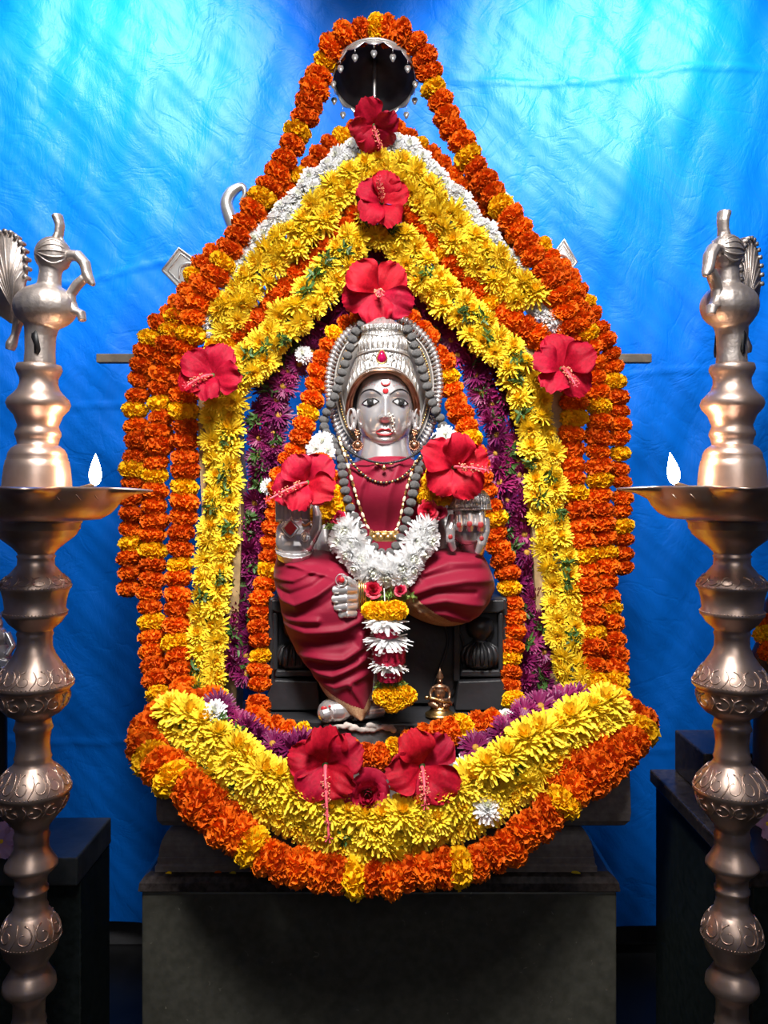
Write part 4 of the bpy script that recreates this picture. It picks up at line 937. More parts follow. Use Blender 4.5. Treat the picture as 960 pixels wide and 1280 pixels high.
# ------------------------------------------------------------------ white flower garland worn by the statue
gw = thing('statue_garland', 'white chrysanthemum garland with roses and a long tassel worn by the statue', 'garland', P(480, 720, 1.72))
def fl(kind, x, y, Y, r, ax=(0, -1, .1), sc_=(1, 1, 1), wild=.25): return flower(kind, gw, P(x, y, Y), rot_axis(Vector(ax)+Vector([random.uniform(-wild, wild) for _ in range(3)])), r*Y/F, sc_)
thread(gw, spline([P(*p) for p in ((398, 556, 1.84), (412, 610, 1.80), (422, 660, 1.76), (450, 705, 1.74), (480, 722, 1.735), (512, 700, 1.74), (535, 660, 1.76), (545, 610, 1.80), (560, 550, 1.84))]))
for x, y, Y, r in ((403, 553, 1.83, 15), (395, 562, 1.82, 13), (410, 564, 1.815, 12), (556, 546, 1.83, 15), (566, 552, 1.83, 13), (548, 552, 1.82, 11)): fl('white_chrysanthemum', x, y, Y, r)
for x, y, Y in ((400, 578, 1.80), (408, 594, 1.80), (552, 572, 1.80)): fl('orange_marigold', x, y, Y, 15, (0, -.3, 1))
for x, y, Y, r in ((418, 618, 1.785, 15), (424, 630, 1.775, 16), (412, 640, 1.77, 17), (400, 644, 1.775, 14), (545, 592, 1.80, 14), (540, 603, 1.785, 15), (542, 618, 1.775, 19), (536, 622, 1.77, 15), (552, 620, 1.775, 15)): fl('yellow_marigold', x, y, Y, r, (0.1, -.3, 1))
for x, y, Y, r in ((423, 646, 1.75, 9), (412, 649, 1.755, 6), (535, 638, 1.75, 13), (550, 641, 1.755, 9), (466, 737, 1.70, 12), (500, 738, 1.70, 8)): fl('red_rose', x, y, Y, r, (-.1, -1, .3))
for x, y, Y, r in ((412, 658, 1.755, 9), (420, 655, 1.755, 8), (450, 745, 1.715, 10), (487, 742, 1.71, 10), (505, 748, 1.715, 9), (515, 745, 1.715, 8), (475, 746, 1.71, 9), (458, 748, 1.71, 8)): fl('pale_leaf_sprig', x, y, Y, r)
for x, y, Y, r in ((434, 662, 1.745, 21), (426, 676, 1.745, 20), (445, 676, 1.73, 20), (438, 692, 1.73, 22), (455, 697, 1.72, 20), (448, 708, 1.72, 20), (466, 712, 1.71, 22), (480, 705, 1.715, 17), (484, 718, 1.705, 22), (500, 708, 1.71, 21), (460, 722, 1.715, 17), (513, 697, 1.72, 22), (505, 722, 1.712, 17), (525, 690, 1.73, 20), (520, 676, 1.735, 20), (535, 676, 1.74, 20), (534, 660, 1.745, 19), (524, 662, 1.745, 17), (428, 660, 1.75, 15), (515, 710, 1.72, 17)):
    dx = (x-480)/60; fl('white_chrysanthemum', x, y, Y, r, (dx, -1, -.5), wild=.35)
# tassel
Yt_ = 1.68
thread(gw, [P(480, 735, Yt_+.02), P(484, 800, Yt_), P(493, 880, Yt_)])
for dx in (-15, -5, 5, 15): fl('yellow_marigold', 481+dx, 763+random.uniform(-1, 1), Yt_+.004-.004*(abs(dx) < 8), 14.5, (0, 0, 1), wild=.15)
for x, y, r in ((482, 778, 30), (484, 801, 32), (485, 830, 27)): fl('white_petal_skirt', x, y-1, Yt_, r, (0.05, -.12, 1), (1, 1, 1), .08)
for x, y, r in ((483, 789, 16), (486, 813, 21), (487, 820, 20), (487, 843, 16)): fl('red_petal_disc', x, y, Yt_, r, (0, -.05, 1), (1, 1, .75), .05)
for x, y in ((478, 850), (490, 848), (502, 853), (484, 856), (496, 857), (474, 856)): fl('pale_leaf_sprig', x, y, Yt_, 9)
for dx, dy in ((-14, 0), (-5, 5), (6, 5), (15, 0), (0, -3), (-8, -5), (9, -5), (-2, 9)): fl('yellow_marigold', 493+dx, 870+dy, Yt_+.003, 13.5, (0, -.4, 1))

# ------------------------------------------------------------------ hibiscus
def hib_petal(seed, L=1.0):
    random.seed(seed); mb = M(); rows = []; n = 14; ph = random.uniform(0, 6); cup = random.uniform(.05, .38)
    for i in range(n+1):
        s_ = i/n; wd = L*(.06+.47*math.sin(s_*PI*.60)**1.35*(1-.32*s_**5)); row = []
        for k in range(17):
            t = -1+k/8; lat = wd*t; fw = L*(s_*(1-.16*(abs(t)**2.6)*s_))
            z = cup*L*math.sin(s_*PI*.75)+L*.10*(abs(t)**2)*s_-.30*L*s_**3*.5
            z += L*s_*s_*(.075*math.sin(t*6+ph)+.045*math.sin(t*13+ph*2+s_*4))*(.4+abs(t))+L*.05*math.sin(s_*9+ph)*abs(t)
            fw += L*.025*s_**5*math.sin(t*19+ph)
            row.append((lat, fw+.02, z+.012*L*math.sin(t*24)*s_))
        rows.append(row)
    return mb.grid(rows)
HP = [hib_petal(s).mesh('petal', [HI]) for s in (61, 62, 63, 64, 65, 66)]
def hib_column(seed, bend):
    random.seed(seed); mb = M(); pts = []
    for i in range(15):
        t = i/14; pts.append(Vector((bend[0]*t*t, bend[1]*t*t, 1.0*t*(1-.15*t))))
    mb.tube(pts, [.055-.028*i/14 for i in range(15)], 8)
    for i in range(46):
        t = .45+.5*random.random(); c = pts[min(14, int(t*14))]; d = Vector([random.uniform(-1, 1) for _ in range(3)]).normalized()
        e = c+d*.12; mb.tube([c, e], .008, 4); mb.ball(e, .024, 5, 1, 4)
    for i in range(5):
        a = i*1.256; e = pts[-1]+Vector((.09*math.cos(a), .09*math.sin(a), .10)); mb.tube([pts[-1], e], .012, 4); mb.ball(e, .028, 5, 0, 4)
    return mb
HCM = mat('anther_dots', (0.75, 0.28, 0.16), 0.6)
def hibiscus(label, px, py, Y, r, ax, spin, bend, open_=1.0, seed=0):
    random.seed(seed+100); R_ = r*Y/F
    root = thing('hibiscus', label, 'flower', P(px, py, Y), 'red hibiscus flowers on the shrine')
    q0 = Vector(ax).normalized().to_track_quat('Z', 'Y') @ Quaternion((0, 0, 1), spin)
    root.rotation_mode = 'QUATERNION'; root.rotation_quaternion = q0
    for k in range(5):
        o = bpy.data.objects.new('petal', HP[(k+seed) % 6]); C.objects.link(o); o.parent = root
        o.rotation_mode = 'QUATERNION'
        o.rotation_quaternion = Quaternion((0, 0, 1), k*2*PI/5+random.uniform(-.2, .2)) @ Quaternion((1, 0, 0), random.uniform(.0, .55)/open_) @ Quaternion((0, 1, 0), .14)
        s_ = R_*random.uniform(.95, 1.1); o.scale = (s_*random.uniform(.95, 1.1), s_, s_)
    me = hib_column(seed, bend).mesh('stamen_column', [HIC, HCM]); o = bpy.data.objects.new('stamen_column', me); C.objects.link(o); o.parent = root; o.scale = (R_, R_, R_); o['label'] = 'long pale red stamen column'
    me = M().ball((0, 0, -.06), (.12, .12, .16), 10).mesh('calyx', [LF]); o = bpy.data.objects.new('calyx', me); C.objects.link(o); o.parent = root; o.scale = (R_, R_, R_)
    return root
hibiscus('red hibiscus directly under the silver canopy, topmost flower of its kind', 468, 157, 1.90, 33, (0, -.55, -.6), .3, (.1, -.4), 1, 1)
hibiscus('red hibiscus set in the yellow flowers high on the arch, second from the top', 477, 254, 1.895, 36, (.1, -1, .15), 1.2, (.3, .3), 1, 2)
hibiscus('red hibiscus just above the silver crown', 473, 366, 1.875, 44, (-.05, -1, -.1), .65, (0, -.2), 1, 3)
hibiscus('red hibiscus on the left shoulder of the arch above the left columns', 266, 470, 1.885, 40, (-.15, -1, .1), .8, (-.7, .0), 1, 4)
hibiscus('red hibiscus on the right shoulder of the arch above the right columns', 702, 462, 1.885, 42, (-.05, -1, .2), .15, (.1, -.8), 1, 5)
hibiscus('red hibiscus covering the fingers of the raised silver hand', 384, 604, 1.715, 42, (-.15, -1, .15), .5, (-1.1, -.1), 1, 6)
hibiscus('red hibiscus resting above the ribbed silver cuff of the lowered hand', 568, 584, 1.73, 43, (.05, -1, .05), 1.15, (.2, -.8), 1, 7)
hibiscus('large red hibiscus below the silver foot with its column hanging straight down', 407, 956, 1.60, 50, (0, -1, .12), .1, (0, -1.5), 1, 8)
hibiscus('large red hibiscus on the bottom garland, the right one of the two', 527, 958, 1.60, 50, (.1, -1, .1), .45, (-.35, -.6), 1, 9)
# single rose between them
def single(kind, name, label, cat, px, py, Y, r, ax=(0, -1, .4)):
    o = bpy.data.objects.new(name, MS[kind][0]); C.objects.link(o); o.location = P(px, py, Y); o.rotation_mode = 'QUATERNION'; o.rotation_quaternion = rot_axis(Vector(ax)); o.scale = [r*Y/F]*3
    WO[o.name] = P(px, py, Y); return tag(o, label, cat)
single('red_rose', 'rose', 'dark red rose lying between the two large bottom hibiscuses', 'flower', 459, 992, 1.585, 29, (0.05, -1, .15))

# ------------------------------------------------------------------ low garland in front of the pedestal
strand('marigold_garland', 'thick orange marigold garland slung low across the pedestal front under the yellow band', [
    (262, 884, 1.86), (225, 884, 1.80), (198, 898, 1.76), (184, 925, 1.70), (186, 952, 1.64), (208, 966, 1.61), (232, 988, 1.60), (265, 1018, 1.58), (300, 1045, 1.57), (330, 1068, 1.56), (365, 1083, 1.555), (400, 1091, 1.55), (440, 1097, 1.55), (480, 1096, 1.55), (520, 1092, 1.55), (560, 1084, 1.55), (592, 1080, 1.555), (625, 1066, 1.56), (655, 1044, 1.57), (685, 1018, 1.58), (708, 995, 1.59), (735, 975, 1.61), (765, 955, 1.63), (790, 932, 1.67), (797, 908, 1.72), (780, 890, 1.78), (755, 882, 1.84)],
    [(190, 950), (222, 968), (318, 1062), (443, 1097), (583, 1081), (700, 1008), (800, 915), (775, 888)], 21, 22.5, jit=3)
strand('marigold_garland', 'second short row of orange marigolds behind the right end of the low garland', [
    (690, 975, 1.625), (712, 962, 1.63), (740, 948, 1.65), (765, 930, 1.68), (785, 912, 1.72)], [(786, 912)], 19, 20)
strand('marigold_garland', 'second short row of orange marigolds behind the left end of the low garland', [
    (212, 955, 1.645), (235, 975, 1.63), (262, 998, 1.615), (290, 1024, 1.60), (318, 1045, 1.59)], [], 19, 20)
band('chrysanthemum_garland', 'broad bright yellow chrysanthemum garland slung across the pedestal front above the orange one', [
    (212, 905, 1.72), (238, 918, 1.69), (270, 938, 1.66), (300, 960, 1.635), (330, 982, 1.615), (360, 1002, 1.60), (395, 1022, 1.585), (430, 1036, 1.58), (470, 1040, 1.575), (510, 1034, 1.575), (545, 1020, 1.58), (580, 1003, 1.59), (612, 984, 1.60), (640, 962, 1.615), (668, 942, 1.63), (700, 924, 1.66), (735, 908, 1.69), (765, 898, 1.72)],
    'yellow_chrysanthemum', 27, 26, (-18, 2, 22), 4, face=(0, -1, .6), wild=.4, core=9, sprigs=.3, extra=[('white_chrysanthemum', 608, 1010, 1.57, 20)])
# purple heaps
for lab, pts in (('heap of purple chrysanthemums and one white flower at the left end of the plinth', [(262, 892, 1.74), (285, 905, 1.72), (310, 925, 1.70), (335, 940, 1.69), (362, 948, 1.68), (378, 935, 1.70)]),
                 ('heap of purple chrysanthemums at the right end of the plinth', [(588, 945, 1.67), (615, 935, 1.68), (645, 915, 1.70), (668, 895, 1.73), (695, 885, 1.76), (715, 882, 1.77)])):
    L_ = 'left' in lab
    band('chrysanthemum_garland', lab, pts, 'purple_chrysanthemum', 21, 17, (-11, 10), 4, face=(0, -1, .7), wild=.5, sprigs=.5,
         extra=[('white_chrysanthemum', 268, 890, 1.68, 17), ('leaf_sprig', 276, 900, 1.67, 13), ('leaf_sprig', 295, 915, 1.66, 12)] if L_ else [('white_chrysanthemum', 582, 958, 1.64, 16), ('leaf_sprig', 672, 905, 1.68, 15)])
strand('marigold_garland', 'orange marigold strand lying on the pedestal round the foot of the plinth, left part', [
    (322, 884, 1.80), (318, 898, 1.77), (338, 910, 1.745), (365, 916, 1.73), (388, 924, 1.715)], [(388, 926)], 13.5, 18)
strand('marigold_garland', 'orange marigold strand lying on the pedestal in front of the broken grey ledge', [
    (440, 942, 1.68), (462, 946, 1.68), (486, 944, 1.68), (500, 934, 1.69), (520, 925, 1.70), (545, 918, 1.715), (575, 910, 1.73), (600, 906, 1.745), (622, 904, 1.75)], [(502, 932), (583, 908)], 15.5, 19)
single('white_chrysanthemum', 'chrysanthemum', 'loose white chrysanthemum lying on the right end of the plinth', 'flower', 632, 898, 1.76, 15, (-.3, -.6, .8))
fallen(519, 912, 1.73, CW, 'small white petal standing on the plinth edge below the bronze figurine', 7)

# ------------------------------------------------------------------ bronze figurine
def figurine(name, label, px, base_y, Y, k, m, loc_par=None):
    b = P(px, base_y, Y); u = Y/F*k; root = thing(name, label, 'figurine', b)
    mb = M(); mb.lathe([(.01*u, 0), (20*u, 0), (20*u, 2.5*u), (17*u, 4*u), (14*u, 7*u), (12*u, 9*u), (13*u, 11*u), (.01*u, 12*u)], b, 28); obj('base', mb, GLD, root, label='brass base')
    mb = M(); V = lambda x, y, z: b+Vector((x*u, y*u, z*u))
    mb.ball(V(0, 0, 16), (12*u, 9*u, 8*u)); mb.ball(V(0, 0, 30), (8*u, 6*u, 10*u)); mb.ball(V(0, 0, 38), (10.5*u, 5*u, 4*u)); mb.tube([V(0, 0, 38), V(0, 0, 44)], 2.6*u, 8); mb.ball(V(0, -.5*u, 47), (4.2*u, 4.4*u, 5.2*u)); mb.ball(V(0, -5, 46), (1.0*u, 1.4*u, 1.3*u), 6)
    for s_ in (-1, 1):
        mb.tube([V(s_*9, 0, 38), V(s_*13, -1, 30), V(s_*12, -5, 23), V(s_*4, -10, 22)], [3*u, 2.7*u, 2.3*u, 2*u], 8)
        mb.tube([V(s_*4, -2, 15), V(s_*13, -6, 17), V(s_*3, -11, 14)], [5*u, 4.5*u, 3.5*u], 8); mb.ball(V(s_*2.5, -10.5, 22), 2.2*u, 6)
    blob('body', mb, m, root, 1.0*u, 2)
    mb = M(); mb.lathe([(4.8*u, 50*u), (5.2*u, 51.5*u), (4.2*u, 53*u), (4.4*u, 54*u), (2.8*u, 57*u), (3.0*u, 58*u), (1.2*u, 61*u), (.01*u, 64*u)], b, 16); obj('crown', mb, m, root)
    mb = M(); mb.tube([V(-18, -9, 26), V(-8, -11, 25), V(2, -11, 21), V(14, -10, 20)], [2.4*u, 2*u, 1.6*u, 1.4*u], 8); mb.ball(V(-18, -9, 26), (3.4*u, 2.4*u, 2.6*u)); obj('lute', mb, GLD, root, label='brass stringed instrument held across the lap')
    return root
figurine('bronze_figurine', 'small bronze seated goddess figurine on the plinth right of the big statue', 550, 894, 1.79, .93, BRO)

# ------------------------------------------------------------------ arch frame, rod and silver plaques behind the garlands
arc = thing('arch_frame', 'wooden and silver arch frame carrying the garlands behind the statue', 'frame', (0, 2.08, zt))
for side_pts in ([(303, 905), (306, 800), (310, 650), (305, 520), (318, 470), (370, 400), (430, 320), (482, 250)], [(660, 905), (662, 800), (656, 650), (650, 520), (640, 470), (590, 400), (540, 320), (486, 250)]):
    path = spline([P(x, y, 2.05) for x, y in side_pts], 6); lf = side_pts[0][0] < 480
    rows = []
    for i, p in enumerate(path):
        t = (path[min(i+1, len(path)-1)]-path[max(0, i-1)]).normalized(); n = t.cross(Vector((0, 1, 0))).normalized()
        wv = .065*(-1 if lf else 1)
        rows.append([p+Vector((0, -.10, 0)), p+n*0+Vector((0, .0, 0)), p+Vector((-wv*0 + (-.10 if lf else .10), 0, 0)), p+Vector((-.10 if lf else .10, -.10+.02, 0))])
    mb = M().grid(rows, 0, True); mb.cap(rows[0]); mb.cap(rows[-1][::-1]); obj('arch_board', mb, TAN, arc, False, 'tan wooden arch board')
obj('cross_rod', M().box((P(120, 0, 2.1).x, 2.10, P(0, 453, 2.1).z), (P(815, 0, 2.1).x, 2.125, P(0, 442, 2.1).z)), WOOD, arc, False, 'weathered wooden rod sticking out on both sides', .002)
def plaque(pts, Y, inner, label):
    cx = sum(p[0] for p in pts)/len(pts); cy = sum(p[1] for p in pts)/len(pts)
    mb = M().prism([P(x, y, Y) for x, y in pts], (0, .012, 0)); pl = obj('silver_plaque', mb, SILP, arc, False, label, .003)
    mb = M()
    for sc_, r_ in ((.93, .0038), (.72, .0022)): mb.tube([P(cx+(x-cx)*sc_, cy+(y-cy)*sc_, Y-.001) for x, y in pts+[pts[0]]], r_, 6)
    mb.tube(spline([P(cx+x, cy+y, Y-.002) for x, y in inner], 4), [.002+.004*math.sin(PI*i/(4*(len(inner)-1))) for i in range(4*(len(inner)-1)+1)], 8)
    obj('plaque_relief', mb, SILP, pl); return pl
plaque([(201, 338), (223, 308), (250, 328), (262, 352), (234, 372)], 2.07, [(-10, 8), (-8, -6), (4, -10), (12, -2), (8, 8), (-2, 6), (0, 0)], 'diamond-shaped silver plaque poking out on the left')
plaque([(690, 318), (705, 298), (722, 328), (712, 342), (690, 345)], 2.07, [(-8, 4), (-4, -8), (6, -4), (8, 6), (0, 8)], 'diamond-shaped silver plaque poking out on the right')
for nm, pts, rad in (('silver_plume', [(298, 298), (288, 272), (283, 254), (290, 240), (303, 233), (306, 243), (300, 252)], [9, 10, 9, 8, 5, 3.5, 2]), ('silver_plume', [(650, 292), (640, 262), (632, 246), (622, 236)], [10, 9, 6, 2])):
    obj(nm, M().tube(spline([P(x, y, 2.07) for x, y in pts], 4), [interp([(i*4, r_*2.07/F) for i, r_ in enumerate(rad)], k) for k in range(4*(len(rad)-1)+1)], 12, 0, .9), SILP, arc, True, 'curled silver plume behind the garlands')

# ------------------------------------------------------------------ canopy umbrella
cb = P(468, 98, 2.0); um = thing('canopy_umbrella', 'small silver umbrella with dark lining and leaf pendants at the top', 'umbrella', P(469, 170, 2.03))
tiltq = Quaternion((1, 0, 0), math.radians(-26))
def UP(r, a, z): return cb+tiltq @ Vector((r*math.cos(a), r*math.sin(a), z))
R0 = .100; NS = 14
def ur(a): return R0
rows = []
for r_, z in ((.001, .075), (.03, .070), (.06, .052), (.085, .025), (R0, 0)): rows.append([UP(r_, 2*PI*k/56, z) for k in range(56)])
o = obj('canopy', M().grid(rows, 0, True), UMB, um)
md = o.modifiers.new('solid', 'SOLIDIFY'); md.thickness = .003
rows = [[UP(R0+.001, 2*PI*k/112, .004) for k in range(112)], [UP(R0+.004, 2*PI*k/112, -.006-.013*abs(math.sin(NS*PI*k/112))) for k in range(112)]]
o = obj('scalloped_rim', M().grid(rows, 0, True), SILP, um, label='scalloped silver rim'); md = o.modifiers.new('solid', 'SOLIDIFY'); md.thickness = .002
obj('rim_band', M().tube([UP(R0+.002, 2*PI*k/56, .003) for k in range(57)], .004, 8), SILP, um)
for z_, r_ in ((.045, .066), (.064, .040)): obj('lining_ring', M().tube([UP(r_, 2*PI*k/40, z_) for k in range(41)], .003, 6), UMB, um)
for k in range(NS):
    a = 2*PI*(k+.5)/NS; t = UP(R0+.004, a, -.019); e = t+Vector((0, 0, -.010))
    mb = M().tube([t, e], .0008, 5); c = e+Vector((0, 0, -.011)); hp = []
    for i in range(12):
        b_ = 2*PI*i/12; q = 1 if math.sin(b_) > 0 else 1-.35*abs(math.sin(b_))**2
        hp.append(c+Vector((.0078*math.cos(b_)*(1 if math.sin(b_) > -.2 else .75), 0, .0085*math.sin(b_)*(1 if math.sin(b_) > 0 else 1.35)-.0015*(abs(math.cos(b_)) < .2 and math.sin(b_) > 0))))
    mb.prism(hp, (0, .002, 0)); obj('leaf_pendant', mb, SILP, um)
obj('pole', M().tube([UP(0, 0, .07), UP(0, 0, .0)+Vector((0, .004, -.03)), P(469, 175, 2.04)], .004, 8), SILP, um)

# ------------------------------------------------------------------ oil lamps
YL = 1.36; k_ = YL/F
PR = [(455, 20), (456, 26), (462, 27.5), (467, 25.5), (473, 22.5), (480, 22.5), (487, 25), (493, 30), (499, 36), (505, 38), (511, 36), (519, 29), (532, 24), (536, 25), (540, 27), (544, 27.5), (548, 25.5), (556, 23.8), (556.5, 25), (561, 31), (566, 34), (570, 35.2), (571, 34.8), (573, 36), (574.5, 35.6), (576, 37), (584, 38.6), (596, 40), (609, 41)]
PR2 = [(650, 54), (653, 53.5), (654, 52), (661, 51.5), (662, 50), (668, 47), (676, 38), (684, 28), (690, 22.5), (693, 21), (695, 23), (698, 21.5), (706, 22), (716, 30), (725, 39), (731, 42), (734, 42.5), (737, 40), (748, 37), (760, 35.5), (764, 38), (768, 38), (770, 36), (778, 31), (785, 23), (788, 20.5), (792, 22), (796, 20.5), (808, 21), (818, 25), (830, 33), (842, 41), (852, 47), (856, 47.5), (860, 44), (862, 42), (872, 42), (882, 39), (890, 32), (895, 23), (898, 20.5), (905, 22), (910, 23.5), (914, 21), (930, 19.5), (942, 21), (946, 22.5), (950, 21), (955, 24), (964, 33), (975, 42), (984, 46), (988, 46.5), (992, 43), (1002, 42), (1012, 37), (1024, 27), (1032, 21), (1038, 20), (1044, 22), (1050, 20.5), (1060, 21), (1070, 26), (1078, 31), (1082, 31.5), (1086, 28), (1093, 21), (1098, 19), (1108, 19), (1110, 21), (1113, 21), (1116, 19), (1128, 19), (1133, 21), (1137, 21), (1140, 24), (1150, 31), (1160, 35), (1169, 36.5), (1172, 36.5), (1175, 35), (1188, 31), (1200, 23), (1206, 21), (1214, 25), (1224, 31), (1232, 32), (1236, 30), (1246, 21), (1252, 19), (1270, 19), (1276, 21), (1282, 19.5), (1292, 24), (1305, 36), (1318, 44), (1324, 44), (1328, 40), (1345, 34), (1360, 24), (1372, 21), (1400, 21), (1430, 28), (1440, 36), (1444, 32), (1470, 26), (1500, 30), (1540, 46), (1590, 72), (1630, 100), (1650, 112), (1668, 118), (1676, 118)]
ZL = lambda y: H-(y-HY)*k_
def make_lamp(name, label, px, spout_dir, lean):
    X = (px-CX)*k_; root = thing(name, label, 'oil lamp', (X, YL, 0), 'tall brass oil lamps flanking the shrine'); b = Vector((X, YL, 0))
    zbot = ZL(1676)
    mb = M().lathe([(r*k_, ZL(y)) for y, r in PR2]+[(118*k_, 0.0), (0.001, 0.0)], b, 56); obj('stem', mb, BRS, root)
    mb = M().lathe([(0.001, ZL(455))]+[(r*k_, ZL(y)) for y, r in PR], b, 56); obj('finial_bell', mb, BRS, root)
    # oil dish with five spouts
    rows = []; nn = 180
    def rim(a):
        e = 0
        for j in range(5):
            d = (a-spout_dir-j*2*PI/5+PI) % (2*PI)-PI
            if abs(d) < .34: e = max(e, math.cos(d/.34*PI/2)**1.6)
        return e
    for r0, yy, sp in ((40, 612, 0), (88, 613, 0), (101, 610, 20), (104, 607.5, 38), (106, 607.5, 38), (106, 610, 38), (104, 614, 16), (101, 622, 2), (96, 632, 0), (88, 641, 0), (76, 648, 0), (54, 650, 0)):
        rows.append([b+Vector(((r0+sp*rim(a))*k_*math.cos(a), (r0+sp*rim(a))*k_*math.sin(a), ZL(yy+(2.5*rim(a) if sp else 0)))) for a in [2*PI*i/nn for i in range(nn)]])
    obj('oil_dish', M().grid(rows, 0, True), BRS, root, label='round oil dish with pointed spouts')
    # engraved bands
    mb = M()
    def onprof(y):
        for (a, ra), (c, rc) in zip(PR2, PR2[1:]):
            if a <= y <= c: return ra+(rc-ra)*(y-a)/(c-a)
        return 30
    for y0, y1, n_ in ((718, 731, 12), (832, 852, 13), (864, 884, 11), (958, 984, 13), (994, 1012, 11), (1143, 1168, 9)):
        for j in range(n_):
            a0 = 2*PI*j/n_; m_ = (y0+y1)/2; hgt = (y1-y0)/2; pts = []
            for i in range(15):
                t = i/14; th = t*PI*2.1; rr = (1-.75*t); y = m_-hgt*.95*rr*math.cos(th)
                a = a0+(.26*12/n_)*rr*math.sin(th)*(1 if j % 2 else -1); q = onprof(y)+.5
                pts.append(b+Vector((q*k_*math.cos(a), q*k_*math.sin(a), ZL(y))))
            mb.tube(pts, [.0014-.0008*i/14 for i in range(15)], 5)
            pts = []
            for i in range(6):
                t = i/5; y = y0+(y1-y0)*t; a = a0+PI/n_+.10*math.sin(t*4); q = onprof(y)+.4; pts.append(b+Vector((q*k_*math.cos(a), q*k_*math.sin(a), ZL(y))))
            mb.tube(pts, [.0004, .0012, .0014, .0012, .0009, .0003], 5)
    for y in (731.5, 764, 852, 984, 1170):
        q = onprof(y)+.2
        for j in range(60): a = 2*PI*j/60; mb.ball(b+Vector((q*k_*math.cos(a), q*k_*math.sin(a), ZL(y))), .0012, 4, 0, 3)
    for j in range(26):
        a0 = 2*PI*j/26
        mb.tube([b+Vector(((102.5-.10*(yy-616))*k_*math.cos(a0+dx), (102.5-.10*(yy-616))*k_*math.sin(a0+dx), ZL(yy))) for yy, dx in ((616, -.03), (619, 0), (623, .04))], [.0006, .0014, .0004], 5)
    en = obj('engraved_scrolls', mb, BRS, root); en['kind'] = 'stuff'
    # wick and flame
    fx = b+Vector((75*k_*math.cos(spout_dir), 75*k_*math.sin(spout_dir)-.01, 0))
    wk = obj('wick', M().tube([fx+Vector((-.03*math.cos(spout_dir), 0, ZL(611))), fx+Vector((-.01*math.cos(spout_dir), 0, ZL(607))), fx+Vector((0, 0, ZL(603)))], [.004, .0045, .003], 8), mat('charred_wick', (.05, .03, .02), .9), root)
    rows = [[fx+Vector((r_*k_*math.cos(2*PI*i/16)+lean*((605-y)/38)**2*k_, r_*k_*math.sin(2*PI*i/16), ZL(y))) for i in range(16)] for y, r_ in ((606, .2), (603, 4.5), (599, 6.6), (593, 7.6), (586, 6.8), (578, 4.6), (572, 2.4), (566, .2))]
    flm = obj('flame', M().grid(rows, 0, True), FLAME, wk, label='small bright flame')
    ld = bpy.data.lights.new('flame_light', 'POINT'); ld.energy = .45; ld.color = (1, .55, .28); ld.shadow_soft_size = .012
    lo_ = bpy.data.objects.new('flame_light', ld); C.objects.link(lo_); lo_.location = fx+Vector((0, -.0, ZL(560)+.02))
    return root, b
